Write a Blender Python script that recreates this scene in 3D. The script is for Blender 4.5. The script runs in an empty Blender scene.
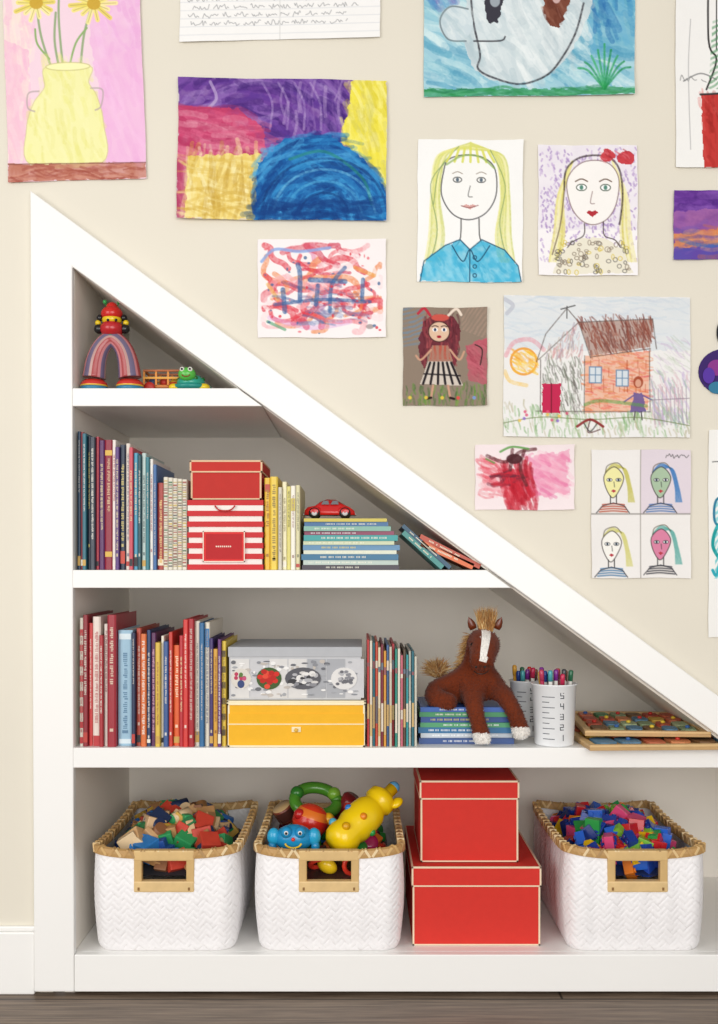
import bpy, bmesh, math, random
import numpy as np
from mathutils import Vector, Matrix, Euler
random.seed(7); rng=np.random.default_rng(7)
R_=random.random; U=random.uniform
S=.002; D=2.1; HY=565; ZC=(992-HY)*S
def X(px,y=0.): return (px-359)*S*(D+y)/D
def Z(py,y=0.): return ZC-(py-HY)*S*(D+y)/D
def srgb(h):
    h=h.lstrip('#'); return tuple(int(h[i:i+2],16)/255 for i in (0,2,4))
def lin1(c): return c/12.92 if c<=.04045 else ((c+.055)/1.055)**2.4
def C(h): return tuple(lin1(c) for c in srgb(h))
# ------------------------------------------------------------ materials
def mat_vcol(name,rough=.6,noise=.06,nscale=60,bump=0.,bscale=400,spec=.5,coat=0.,sheen=0.):
    m=bpy.data.materials.new(name); m.use_nodes=True; nt=m.node_tree; b=nt.nodes['Principled BSDF']
    a=nt.nodes.new('ShaderNodeAttribute'); a.attribute_name='Col'
    tc=nt.nodes.new('ShaderNodeTexCoord'); n=nt.nodes.new('ShaderNodeTexNoise'); n.inputs['Scale'].default_value=nscale
    nt.links.new(tc.outputs['Object'],n.inputs['Vector'])
    mr=nt.nodes.new('ShaderNodeMapRange'); mr.inputs['To Min'].default_value=1-noise; mr.inputs['To Max'].default_value=1+noise
    nt.links.new(n.outputs['Fac'],mr.inputs['Value'])
    mx=nt.nodes.new('ShaderNodeVectorMath'); mx.operation='SCALE'
    nt.links.new(a.outputs['Color'],mx.inputs[0]); nt.links.new(mr.outputs['Result'],mx.inputs['Scale'])
    nt.links.new(mx.outputs['Vector'],b.inputs['Base Color'])
    b.inputs['Roughness'].default_value=rough; b.inputs['Specular IOR Level'].default_value=spec
    b.inputs['Coat Weight'].default_value=coat; b.inputs['Sheen Weight'].default_value=sheen
    if bump:
        n2=nt.nodes.new('ShaderNodeTexNoise'); n2.inputs['Scale'].default_value=bscale
        nt.links.new(tc.outputs['Object'],n2.inputs['Vector'])
        bp=nt.nodes.new('ShaderNodeBump'); bp.inputs['Strength'].default_value=bump; bp.inputs['Distance'].default_value=.001
        nt.links.new(n2.outputs['Fac'],bp.inputs['Height']); nt.links.new(bp.outputs['Normal'],b.inputs['Normal'])
    return m
M_matte=mat_vcol('matte_colour',.75,.05)
M_cover=mat_vcol('book_cover',.42,.05,90)
M_gloss=mat_vcol('glossy_plastic',.22,.02)
M_paper=mat_vcol('drawing_paper',.85,.02,30,bump=.15,bscale=300,spec=.2)
M_wood=mat_vcol('toy_wood',.5,.14,50)
M_fur=mat_vcol('plush_fur',.9,.25,220,sheen=.15,spec=.15)
M_basket=mat_vcol('painted_bamboo',.55,.05,120)
def mat_paint(name,col,rough=.5,bump=.08,scale=250,var=.02):
    m=bpy.data.materials.new(name); m.use_nodes=True; nt=m.node_tree; b=nt.nodes['Principled BSDF']
    tc=nt.nodes.new('ShaderNodeTexCoord'); n=nt.nodes.new('ShaderNodeTexNoise'); n.inputs['Scale'].default_value=3
    nt.links.new(tc.outputs['Object'],n.inputs['Vector'])
    r=nt.nodes.new('ShaderNodeValToRGB'); c=C(col)
    r.color_ramp.elements[0].position=.3; r.color_ramp.elements[1].position=.7
    r.color_ramp.elements[0].color=(*[x*(1-var) for x in c],1); r.color_ramp.elements[1].color=(*[min(1,x*(1+var)) for x in c],1)
    nt.links.new(n.outputs['Fac'],r.inputs['Fac']); nt.links.new(r.outputs['Color'],b.inputs['Base Color'])
    n2=nt.nodes.new('ShaderNodeTexNoise'); n2.inputs['Scale'].default_value=scale; nt.links.new(tc.outputs['Object'],n2.inputs['Vector'])
    bp=nt.nodes.new('ShaderNodeBump'); bp.inputs['Strength'].default_value=bump; bp.inputs['Distance'].default_value=.001
    nt.links.new(n2.outputs['Fac'],bp.inputs['Height']); nt.links.new(bp.outputs['Normal'],b.inputs['Normal'])
    b.inputs['Roughness'].default_value=rough
    return m
M_wall=mat_paint('wall_cream_paint','#E1DBCC',.8)
M_trim=mat_paint('trim_white_paint','#F3F2EF',.35,.03,60,.008)
M_in=mat_paint('niche_paint','#F0EAE0',.6,.04,80)
def mat_floor():
    m=bpy.data.materials.new('oak_floor'); m.use_nodes=True; nt=m.node_tree; b=nt.nodes['Principled BSDF']
    tc=nt.nodes.new('ShaderNodeTexCoord'); mp=nt.nodes.new('ShaderNodeMapping'); mp.inputs['Scale'].default_value=(1.2,26,1)
    nt.links.new(tc.outputs['Object'],mp.inputs['Vector'])
    n=nt.nodes.new('ShaderNodeTexNoise'); n.inputs['Scale'].default_value=4; n.inputs['Detail'].default_value=8; n.inputs['Roughness'].default_value=.65
    nt.links.new(mp.outputs['Vector'],n.inputs['Vector'])
    r=nt.nodes.new('ShaderNodeValToRGB'); r.color_ramp.elements[0].position=.3; r.color_ramp.elements[1].position=.72
    r.color_ramp.elements[0].color=(*C('#4A3B30'),1); r.color_ramp.elements[1].color=(*C('#8F7C6A'),1)
    nt.links.new(n.outputs['Fac'],r.inputs['Fac'])
    mp2=nt.nodes.new('ShaderNodeMapping'); mp2.inputs['Location'].default_value=(.9,.035,0); nt.links.new(tc.outputs['Object'],mp2.inputs['Vector'])
    br=nt.nodes.new('ShaderNodeTexBrick'); br.inputs['Scale'].default_value=1; br.inputs['Brick Width'].default_value=2.6; br.inputs['Row Height'].default_value=.13
    br.inputs['Mortar Size'].default_value=.0025; br.inputs['Color1'].default_value=(1,1,1,1); br.inputs['Color2'].default_value=(.75,.74,.72,1); br.inputs['Mortar'].default_value=(.15,.13,.12,1)
    nt.links.new(mp2.outputs['Vector'],br.inputs['Vector'])
    mx=nt.nodes.new('ShaderNodeVectorMath'); mx.operation='MULTIPLY'
    nt.links.new(r.outputs['Color'],mx.inputs[0]); nt.links.new(br.outputs['Color'],mx.inputs[1]); nt.links.new(mx.outputs['Vector'],b.inputs['Base Color'])
    bp=nt.nodes.new('ShaderNodeBump'); bp.inputs['Strength'].default_value=.3; bp.inputs['Distance'].default_value=.002
    nt.links.new(n.outputs['Fac'],bp.inputs['Height']); nt.links.new(bp.outputs['Normal'],b.inputs['Normal'])
    b.inputs['Roughness'].default_value=.45
    return m
M_floor=mat_floor()
# ------------------------------------------------------------ mesh builder
COL=bpy.context.scene.collection
def empty(name,loc=(0,0,0)):
    o=bpy.data.objects.new(name,None); o.empty_display_size=.05; o.location=loc; COL.objects.link(o); return o
class MB:
    def __init__(s): s.v=[];s.f=[];s.c=[];s.s=[]
    def add(s,vs,fs,col,M=None,smooth=False):
        o=len(s.v)
        if M is not None: vs=[tuple(M@Vector(p)) for p in vs]
        s.v.extend([tuple(p) for p in vs])
        if isinstance(col,str): col=C(col)
        for f in fs: s.f.append([i+o for i in f]); s.c.append(col); s.s.append(smooth)
    def box(s,x0,x1,y0,y1,z0,z1,col,M=None,bev=0):
        if bev:
            b=bev
            bm=bmesh.new(); bmesh.ops.create_cube(bm,size=1)
            for v in bm.verts: v.co=Vector(((x0+x1)/2+v.co.x*(x1-x0),(y0+y1)/2+v.co.y*(y1-y0),(z0+z1)/2+v.co.z*(z1-z0)))
            bmesh.ops.bevel(bm,geom=bm.edges[:],offset=b,segments=2,profile=.6,affect='EDGES')
            s.bm(bm,col,M); return
        vs=[(x0,y0,z0),(x1,y0,z0),(x1,y1,z0),(x0,y1,z0),(x0,y0,z1),(x1,y0,z1),(x1,y1,z1),(x0,y1,z1)]
        s.add(vs,[(0,3,2,1),(4,5,6,7),(0,1,5,4),(1,2,6,5),(2,3,7,6),(3,0,4,7)],col,M)
    def bm(s,bm,col,M=None,smooth=False):
        bm.verts.index_update()
        s.add([v.co[:] for v in bm.verts],[[v.index for v in f.verts] for f in bm.faces],col,M,smooth); bm.free()
    def prism(s,poly,y0,y1,col,M=None):   # poly in (x,z)
        n=len(poly); vs=[(p[0],y0,p[1]) for p in poly]+[(p[0],y1,p[1]) for p in poly]
        fs=[list(range(n)),list(range(2*n-1,n-1,-1))]+[(i,i+n,(i+1)%n+n,(i+1)%n) for i in range(n)]
        s.add(vs,fs,col,M)
    def prismz(s,poly,z0,z1,col,M=None):
        n=len(poly); vs=[(p[0],p[1],z0) for p in poly]+[(p[0],p[1],z1) for p in poly]
        fs=[list(range(n-1,-1,-1)),list(range(n,2*n))]+[(i,(i+1)%n,(i+1)%n+n,i+n) for i in range(n)]
        s.add(vs,fs,col,M)
    def lathe(s,prof,col,M=None,seg=24,smooth=True,cols=None):  # prof (r,z)
        n=len(prof); vs=[]
        for r,z in prof:
            for k in range(seg):
                a=2*math.pi*k/seg; vs.append((r*math.cos(a),r*math.sin(a),z))
        o0=len(s.v); s.add(vs,[],col,M)
        for i in range(n-1):
            cc=cols[i] if cols else col
            if isinstance(cc,str): cc=C(cc)
            for k in range(seg): s.f.append([o0+i*seg+k,o0+i*seg+(k+1)%seg,o0+(i+1)*seg+(k+1)%seg,o0+(i+1)*seg+k]); s.c.append(cc); s.s.append(smooth)
        for ring,rev in ((0,True),(n-1,False)):
            if prof[ring][0]>1e-5:
                f=[o0+ring*seg+k for k in range(seg)]
                if rev: f=f[::-1]
                cc=(cols[0] if rev else cols[-1]) if cols else col
                s.f.append(f); s.c.append(C(cc) if isinstance(cc,str) else cc); s.s.append(False)
    def sph(s,c,r,col,M=None,seg=18,rings=12):
        if not hasattr(r,'__len__'): r=(r,r,r)
        bm=bmesh.new(); bmesh.ops.create_uvsphere(bm,u_segments=seg,v_segments=rings,radius=1)
        T=Matrix.Translation(c)@Matrix.Diagonal((*r,1))
        s.bm(bm,col,(M@T) if M is not None else T,True)
    def tube(s,pts,r,col,M=None,seg=10,cols=None,long=False):
        pts=[Vector(p) for p in pts]; n=len(pts)
        rs=r if hasattr(r,'__len__') else [r]*n
        vs=[];prev=None
        for i,p in enumerate(pts):
            t=(pts[min(i+1,n-1)]-pts[max(i-1,0)]).normalized()
            if prev is None:
                up=Vector((0,1,0)) if abs(t.y)<.9 else Vector((1,0,0)); a=t.cross(up).normalized()
            else: a=(prev-t*prev.dot(t)).normalized()
            prev=a; b=t.cross(a)
            for k in range(seg):
                q=2*math.pi*k/seg; vs.append(tuple(p+rs[i]*(a*math.cos(q)+b*math.sin(q))))
        o=len(s.v); s.add(vs,[],(0,0,0),M)
        if col is None: col=cols[0]
        for i in range(n-1):
            for k in range(seg):
                cc=(cols[k%len(cols)] if long else cols[i%len(cols)]) if cols else col
                cc=C(cc) if isinstance(cc,str) else cc
                s.f.append([o+i*seg+k,o+i*seg+(k+1)%seg,o+(i+1)*seg+(k+1)%seg,o+(i+1)*seg+k]); s.c.append(cc); s.s.append(True)
        for e,rv in ((0,1),(n-1,0)):
            f=[o+e*seg+k for k in range(seg)]; s.f.append(f[::-1] if rv else f); s.c.append(C(col) if isinstance(col,str) else col); s.s.append(False)
    def build(s,name,mat,parent=None,bevel=0):
        me=bpy.data.meshes.new(name)
        me.from_pydata(s.v,[],s.f)
        at=me.color_attributes.new('Col','FLOAT_COLOR','CORNER')
        n=np.array([len(f) for f in s.f]); cc=np.repeat(np.array([list(c)[:3]+[1.] for c in s.c],dtype=np.float32),n,axis=0)
        at.data.foreach_set('color',cc.ravel())
        me.polygons.foreach_set('use_smooth',s.s)
        me.materials.append(mat); me.update()
        o=bpy.data.objects.new(name,me); COL.objects.link(o)
        if bevel:
            m=o.modifiers.new('bev','BEVEL'); m.width=bevel; m.segments=2; m.limit_method='ANGLE'
        if parent: o.parent=parent
        return o
def RX(a): return Matrix.Rotation(a,4,'X')
def RY(a): return Matrix.Rotation(a,4,'Y')
def RZ(a): return Matrix.Rotation(a,4,'Z')
def T(*p): return Matrix.Translation(p)
# ------------------------------------------------------------ room
F=-.02  # front plane of the casing
def lowline(px): return 265+.73*(px-70)
def upline(px): return 190+.735*(px-30)
def solid(name,polys,y0,y1,mat,bevel=0):
    m=MB()
    for p in polys: m.prism(p,y0,y1,(1,1,1))
    return m.build(name,mat,bevel=bevel)
def PZ(pts,y=F): return [(X(a,y),Z(b,y)) for a,b in pts]
TOP=2.9
mid=lambda px:(upline(px)+lowline(px))/2
A0=X(50,F); B0=X(1035,F)
solid('wall_back',[
  [(-3,0),(A0,0),(A0,TOP),(-3,TOP)],
  [(A0,Z(mid(50),F)),(B0,Z(mid(1035),F)),(B0,TOP),(A0,TOP)],
  [(B0,0),(3.2,0),(3.2,TOP),(B0,TOP)]],0,.02,M_wall)
XL=X(72,F)
xe=1021
solid('trim_1',[PZ([(30,190),(1075,upline(1075)),(1046,992),(xe,955),(72,lowline(72)),(74,992),(34,992)])],F,-.0002,M_trim,.0025)
solid('trim_2',[PZ([(74.2,955),(xe+.5,955),(xe+24,992),(74.2,992)])],F+.001,.0,M_trim,.0015)
# niche
solid('wall_niche_left',[[(XL-.02,0),(XL,0),(XL,Z(lowline(72),F)),(XL-.02,Z(lowline(72),F))]],.0,.5,M_in)
solid('wall_niche_rear',[[(XL-.02,0),(X(xe+60,F),0),(XL-.02,Z(200,F))]],.5,.52,M_in)
m=MB(); a=(XL-.0,Z(lowline(72),F)); b=(X(xe+20,F),Z(lowline(xe+20),F))
m.prism([a,b,(b[0],b[1]+.02),(a[0],a[1]+.02)],.001,.5,(1,1,1)); m.build('ceiling_niche_slope',M_in)
def shelf(name,p0,p1):
    px0=70+(p0-265)/.73; px1=70+(p1-265)/.73
    solid(name,[PZ([(72.3,p0),(px0-1,p0),(px1-1,p1),(72.3,p1)])],F+.002,.499,M_trim,.0015)
shelf('shelf_board',388,406); shelf('shelf_board',570,588); shelf('shelf_board',748,768)
solid('shelf_plinth',[PZ([(72.3,955),(xe-1,955),(xe-1,992),(72.3,992)])],.001,.499,M_trim)
m=MB(); m.box(-3,X(34,F)-.001,-.014,0,0,Z(930),(1,1,1)); m.box(-3,X(34,F)-.001,-.009,0,Z(930),Z(925),(1,1,1)); m.build('baseboard_left',M_trim,bevel=.003)
m=MB(); m.box(X(1078,F),3.2,-.014,0,0,Z(930),(1,1,1)); m.build('baseboard_right',M_trim,bevel=.003)
m=MB(); m.box(-3,3.2,-4,.52,-.05,0,(1,1,1)); m.build('floor',M_floor)
Z1=Z(388,F);Z2=Z(570,F);Z3=Z(748,F);Z4=Z(955,F)
# ------------------------------------------------------------ painter
def vnoise(H,W,sc):
    h=int(H/sc)+3; w=int(W/sc)+3; g=rng.random((h,w)); oy,ox=rng.random(2)
    y=np.arange(H)/sc+oy*.99; x=np.arange(W)/sc+ox*.99
    yi=y.astype(int); xi=x.astype(int); fy=(y-yi)[:,None]; fx=(x-xi)[None,:]
    yi=np.minimum(yi,h-2); xi=np.minimum(xi,w-2)
    fy=fy*fy*(3-2*fy); fx=fx*fx*(3-2*fx)
    return g[yi][:,xi]*(1-fy)*(1-fx)+g[yi+1][:,xi]*fy*(1-fx)+g[yi][:,xi+1]*(1-fy)*fx+g[yi+1][:,xi+1]*fy*fx
def cat(pts,closed=False,n=8):
    P=[np.array(p,float) for p in pts]; N=len(P); out=[]
    rg=range(N) if closed else range(N-1)
    for i in rg:
        p0=P[(i-1)%N] if closed or i>0 else P[0]; p1=P[i]; p2=P[(i+1)%N]; p3=P[(i+2)%N] if closed or i+2<N else P[-1]
        for k in range(n):
            t=k/n; out.append(.5*((2*p1)+(-p0+p2)*t+(2*p0-5*p1+4*p2-p3)*t*t+(-p0+3*p1-3*p2+p3)*t**3))
    if not closed: out.append(P[-1])
    return out
class Cv:
    def __init__(s,x0,y0,x1,y1,bg,R=1.5):
        s.b=(x0,y0,x1,y1); s.R=R; s.W=int((x1-x0)*R)+1; s.H=int((y1-y0)*R)+1
        s.a=np.ones((s.H,s.W,3))*np.array(srgb(bg)); s.x=x0+np.arange(s.W)/R; s.y=y0+np.arange(s.H)/R
        s.GX,s.GY=np.meshgrid(s.x,s.y)
    def mix(s,mask,col,al=1):
        c=np.array(srgb(col)) if isinstance(col,str) else col
        m=np.clip(mask*al,0,1)[...,None]; s.a=s.a*(1-m)+c*m
    def pm(s,poly,soft=0):
        m=np.zeros((s.H,s.W),bool); n=len(poly)
        wx=s.GX; wy=s.GY
        if soft: wx=wx+soft*(vnoise(s.H,s.W,6)-.5)*2; wy=wy+soft*(vnoise(s.H,s.W,6)-.5)*2
        for i in range(n):
            xa,ya=poly[i]; xb,yb=poly[(i+1)%n]
            if ya==yb: continue
            cnd=((wy>=min(ya,yb))&(wy<max(ya,yb))); m^=cnd&(wx<(xb-xa)*(wy-ya)/(yb-ya)+xa)
        return m.astype(float)
    def poly(s,p,col,al=1,soft=0,curve=False):
        if curve: p=cat(p,True)
        s.mix(s.pm(p,soft),col,al)
    def em(s,cx,cy,rx,ry): 
        d=np.hypot((s.GX-cx)/rx,(s.GY-cy)/ry); return np.clip((1-d)*min(rx,ry)*s.R+.5,0,1)
    def ell(s,cx,cy,rx,ry,col,al=1): s.mix(s.em(cx,cy,rx,ry),col,al)
    def line(s,pts,w,col,al=1,curve=True,closed=False,rough=0):
        if curve and len(pts)>2: pts=cat(pts,closed,6)
        elif closed: pts=list(pts)+[pts[0]]
        if curve and closed and len(pts)>2: pts=pts+[pts[0]]
        P=np.array(pts); x0,y0,_,_=s.b; pad=w+2
        i0=max(0,int((P[:,1].min()-pad-y0)*s.R)); i1=min(s.H,int((P[:,1].max()+pad-y0)*s.R)+1)
        j0=max(0,int((P[:,0].min()-pad-x0)*s.R)); j1=min(s.W,int((P[:,0].max()+pad-x0)*s.R)+1)
        if i1<=i0 or j1<=j0: return
        gx=s.GX[i0:i1,j0:j1]; gy=s.GY[i0:i1,j0:j1]; dm=np.full(gx.shape,1e9)
        for k in range(len(P)-1):
            ax,ay=P[k]; bx,by=P[k+1]; L=(bx-ax)**2+(by-ay)**2+1e-9
            t=np.clip(((gx-ax)*(bx-ax)+(gy-ay)*(by-ay))/L,0,1)
            dm=np.minimum(dm,np.hypot(gx-ax-t*(bx-ax),gy-ay-t*(by-ay)))
        m=np.clip((w/2-dm)*s.R+.5,0,1)
        if rough: m=m*(1-rough*vnoise(*m.shape,2.5))
        m=(m*al)[...,None]; s.a[i0:i1,j0:j1]=s.a[i0:i1,j0:j1]*(1-m)+np.array(srgb(col))*m
    def eline(s,cx,cy,rx,ry,w,col,al=1): s.line([(cx+rx*math.cos(t*math.pi/8),cy+ry*math.sin(t*math.pi/8)) for t in range(16)],w,col,al,closed=True)
    def hatch(s,p,col,ang=45,sp=3,al=.8,duty=0,wob=2.2,curve=False,soft=0,radial=None):
        if curve: p=cat(p,True)
        a=math.radians(ang); q=(s.GX*math.cos(a)+s.GY*math.sin(a)) if radial is None else np.hypot(s.GX-radial[0],s.GY-radial[1])
        st=np.clip(np.sin(2*math.pi*q/sp+wob*vnoise(s.H,s.W,9)+wob*3.5*vnoise(s.H,s.W,38))*1.3+.5+duty,0,1)*(.6+.4*vnoise(s.H,s.W,2))*np.clip(.25+1.3*vnoise(s.H,s.W,13),0,1)
        s.mix(s.pm(p,soft)*st,col,al)
    def wash(s,p,col,al=.8,sc=14,soft=1.5,curve=False):
        if curve: p=cat(p,True)
        s.mix(s.pm(p,soft)*(.55+.45*vnoise(s.H,s.W,sc))*(.85+.15*vnoise(s.H,s.W,3)),col,al)
    def strokes(s,p,cols,n,L,w,ang=0,al=.6,fn=None,curve=False):
        if curve: p=cat(p,True)
        m=s.pm(p); ys,xs=np.nonzero(m)
        if not len(ys): return
        for _ in range(n):
            i=random.randrange(len(ys)); x=s.x[xs[i]]; y=s.y[ys[i]]
            a=math.radians(ang) if fn is None else fn(x,y)
            a+=U(-.25,.25); l=L*U(.5,1.1); b=U(-.15,.15)*l
            s.line([(x-l/2*math.cos(a),y-l/2*math.sin(a)),(x-b*math.sin(a),y+b*math.cos(a)),(x+l/2*math.cos(a),y+l/2*math.sin(a))],w*U(.5,1.2),random.choice(cols),al*U(.5,1),rough=.5)
    def text(s,x0,x1,y,h,col,w=.8,al=.8):
        x=x0
        while x<x1:
            L=random.uniform(8,24); L=min(L,x1-x); pts=[];t=0
            while t<L:
                pts.append((x+t+U(-.4,.4),y+U(-h,0) if random.random()<.6 else y+U(-h*1.5,h*.3))); t+=h*.4
            if len(pts)>1: s.line(pts,w,col,al)
            x+=L+h*1.1
def paper(name,cv,corners=None,curl=.004,off=.0015):
    x0,y0,x1,y1=cv.b
    if corners is None: corners=[(x0,y0),(x1,y0),(x1,y1),(x0,y1)]
    W,H=cv.W,cv.H; u=np.linspace(0,1,W)[None,:]; v=np.linspace(0,1,H)[:,None]
    tl,tr,br,bl=[np.array(c,float) for c in corners]
    px=tl[0]*(1-u)*(1-v)+tr[0]*u*(1-v)+br[0]*u*v+bl[0]*(1-u)*v
    py=tl[1]*(1-u)*(1-v)+tr[1]*u*(1-v)+br[1]*u*v+bl[1]*(1-u)*v
    sd=random.random()*6
    ed=np.abs(u-.5)*2; ev=np.abs(v-.5)*2
    px=px+.35*np.sin(9*v+sd)*(ed**6)+.12*np.sin(31*v+sd)*(ed**6); py=py+.35*np.sin(8*u+sd)*(ev**6)+.12*np.sin(27*u+sd)*(ev**6)
    y=-(off+curl*(.15+.5*(ed**4)*(.6+.4*np.sin(3*v+sd))+.6*(ev**5)*(.6+.4*np.cos(4*u+sd))+.25*np.sin(5*u+3*v+sd)**2))
    co=np.zeros((H,W,3)); co[...,0]=(px-359)*S; co[...,1]=y; co[...,2]=ZC-(py-HY)*S
    me=bpy.data.meshes.new(name)
    idx=np.arange(H*W).reshape(H,W); q=np.stack([idx[:-1,:-1],idx[1:,:-1],idx[1:,1:],idx[:-1,1:]],-1).reshape(-1,4)
    me.vertices.add(H*W); me.vertices.foreach_set('co',co.ravel())
    nf=len(q); me.loops.add(nf*4); me.loops.foreach_set('vertex_index',q.ravel().astype(np.int32))
    me.polygons.add(nf); me.polygons.foreach_set('loop_start',np.arange(0,nf*4,4,dtype=np.int32))
    me.update(calc_edges=True); me.validate()
    at=me.color_attributes.new('Col','FLOAT_COLOR','POINT')
    c=np.clip(cv.a,0,1); l=np.where(c<=.04045,c/12.92,((c+.055)/1.055)**2.4)
    rgba=np.ones((H,W,4),np.float32); rgba[...,:3]=l; at.data.foreach_set('color',rgba.ravel())
    me.polygons.foreach_set('use_smooth',[True]*nf); me.materials.append(M_paper)
    o=bpy.data.objects.new(name,me); COL.objects.link(o); return o
# 1 flowers in a vase
c=Cv(4,-70,147,182,'#EFD3DF')
c.wash([(4,-70),(40,-70),(30,60),(22,160),(4,160)],'#F3E3D2',.9)
c.wash([(85,-70),(147,-70),(147,170),(100,170),(100,90),(95,60)],'#E9B0DC',.85)
c.strokes([(90,-60),(143,-60),(143,160),(106,160),(104,90)],['#E6A8DA','#F2C8EA','#E09ED2'],90,34,6,75,.45)
c.wash([(100,60),(147,50),(147,165),(104,165)],'#EDBBDD',.6)
c.wash([(4,40),(28,50),(30,110),(24,170),(4,170)],'#EDB4D0',.8); c.strokes([(8,-60),(40,-60),(26,160),(8,160)],['#F3D8DE','#EDB4D2','#F6E6DA'],60,30,6,85,.5)
for f,st in (((38,4),(52,70)),((98,2),(82,70)),((64,-34),(64,70)),((58,14),(60,70))):
    c.line([st,((st[0]+f[0])/2-3,(st[1]+f[1])/2),f],2.4,'#8FA87A',.9)
c.line([(70,70),(78,45),(90,30)],2,'#8FB070'); c.line([(50,60),(38,45),(36,30)],2,'#8FB070')
for fx,fy in ((38,4),(98,6),(64,-34)):
    for k in range(14):
        a=k*2*math.pi/14+U(-.1,.1); L=U(16,25); c.line([(fx,fy),(fx+L*math.cos(a),fy+L*.8*math.sin(a))],4.5,random.choice(['#F1E47A','#E7D65F','#F6EC9C']),.85,False)
        c.line([(fx,fy),(fx+L*math.cos(a),fy+L*.8*math.sin(a))],.7,'#9A8B4A',.6,False)
    c.ell(fx,fy,7,6,'#C9A13A',.9)
vs=[(46,68),(92,68),(90,84),(98,98),(104,125),(101,165),(28,165),(24,130),(32,104),(44,88)]
c.poly(vs,'#EEECAC',1,0,True); c.strokes(vs,['#E6E488','#F2F0BC','#E0DC84'],90,26,4,80,.5,curve=True); c.line(vs,1.0,'#C8C088',.6,closed=True)
c.line([(92,90),(104,92),(102,108),(96,112)],1.6,'#B8A8A8',.8); c.line([(38,92),(27,94),(26,108),(33,112)],1.6,'#B8A8A8',.8)
c.ell(69,68,23,4,'#F4F1B8'); c.eline(69,68,23,4,1,'#B8B070',.6)
c.wash([(4,164),(147,166),(147,182),(4,182)],'#BC7A68',1.2); c.strokes([(8,168),(143,168),(143,181),(8,181)],['#9A4A3E','#CC8E7A','#A85A4A'],60,30,2.5,3,.7); c.line([(4,164),(147,166)],1,'#7A4A40',.8)
paper('flower_vase_painting',c,[(2,-70),(138,-72),(147,179),(9,183)])
# 2 hand written letter
c=Cv(181,-120,379,42,'#F1F0EE')
for k in range(20):
    y=-112+k*8.2; c.line([(181,y),(379,y)],.6,'#C8CCD2',.7,False)
    if y<33: c.text(188+U(0,6),368-U(0,40),y-1,3.2,'#7A7C80',.7,.7)
c.line([(280,-120),(280,42)],1.2,'#D8D8D6',.8,False)
paper('handwritten_letter',c,[(181,-120),(379,-122),(380,38),(180,43)],.006)
# 3 abstract
c=Cv(178,80,387,222,'#CFC3C9')
pp=[(178,80),(352,80),(350,150),(270,155),(240,120),(178,112)]
c.wash(pp,'#6A3E96',1.4,10); f=lambda x,y: math.atan2(y-190,x-250)+1.57
c.strokes(pp,['#4B2879','#5A3590','#9A7CBC','#7A50A4','#3E2270'],260,34,6,0,.7,fn=f); c.strokes([(280,82),(345,82),(340,140),(290,145)],['#B9A2CC','#8C6AAE'],26,30,3,95,.6)
c.line([(210,84),(216,100),(205,112)],3,'#C9B8D8',.6)
for k in range(4): c.line([(262+k*16,84),(272+k*16,104),(270+k*17,130)],2.2,'#C2B0D6',.5,rough=.6)
py_=[(352,80),(387,80),(387,190),(372,165),(340,140),(348,110)]
c.wash(py_,'#E8DB44',1.4); c.strokes(py_,['#F0E660','#D6C83A','#C9C46A','#F4EE9A'],90,30,5,75,.6)
pr=[(178,108),(238,110),(262,128),(268,155),(230,162),(178,180)]
c.wash(pr,'#C6456F',1.3,9); c.strokes(pr,['#B23A62','#D9658A','#D98BA0','#A8305A'],120,36,6,8,.65); pr=[(178,165),(194,160),(192,222),(178,222)]; c.wash(pr,'#B24468',1.3); c.strokes(pr,['#A83A60','#C8607C','#D8A0A8'],30,26,4,85,.6)
p=[(190,158),(262,155),(256,222),(186,222)]; c.poly(p,'#E6CC72',1,2); c.strokes(p,['#C9A440','#F3E7A8','#EFD98A','#B8923A','#F6EFC4'],110,40,4,92,.55); c.strokes(p,['#C9A440','#F3E7A8','#D8B858'],50,50,3,6,.55)
p=[(255,222),(258,165),(285,140),(330,135),(365,160),(387,190),(387,222)]; c.poly(p,'#1E6FB0',1,2); f=lambda x,y: math.atan2(y-222,x-325)+1.57
c.strokes(p,['#0E3F86','#1A5AA0','#4FA4D8','#2A80C0','#0C3474','#3A92CC'],300,44,5,0,.65,fn=f); c.line([(290,160),(325,152),(362,178),(372,205)],3,'#2A8A6A',.5)
for r in (22,34,46,57): c.line([(325+r*math.cos(t)*1.1,216+r*math.sin(t)) for t in [math.pi*(1.02+.96*k/8) for k in range(9)]],2.4,random.choice(['#7FC4E4','#0A2C64','#5AB0DC']),.6,rough=.6)
c.strokes([(256,222),(258,205),(380,200),(387,222)],['#0C3474','#123F80'],60,30,5,0,.6)
paper('abstract_painting',c,[(179,79),(387,82),(386,222),(177,220)],.008)
# 4 red blue abstract
c=Cv(258,240,386,338,'#F2ECEC')
for k in range(64):
    x=U(272,372);y=U(252,324); n=[(x,y)]; a=U(0,6.3)
    for _ in range(5): a+=U(.2,.8)*random.choice([1,1,-1]); n.append((n[-1][0]+10*math.cos(a),n[-1][1]+6*math.sin(a)))
    n=[(min(380,max(264,a)),min(332,max(246,b))) for a,b in n]
    c.line(n,U(3,7),random.choice(['#D93A48','#C93B52','#E4707A','#EDB0B6','#D45565','#D8404E','#F2DADC','#E0A0C0','#E88A5A','#F4EEEE']),.8,rough=.5)
c.line([(262,262),(275,250),(300,252),(330,248)],3,'#8AA7E0',.8); c.line([(340,252),(368,262),(378,280)],4,'#F4EEEE',.8,rough=.4); c.line([(270,318),(310,328),(350,322)],5,'#D8A0D8',.5,rough=.4); c.line([(355,268),(374,276)],4,'#E8A04A',.7,rough=.4); c.line([(268,285),(278,300)],4,'#E8C04A',.55,rough=.4)
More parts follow.
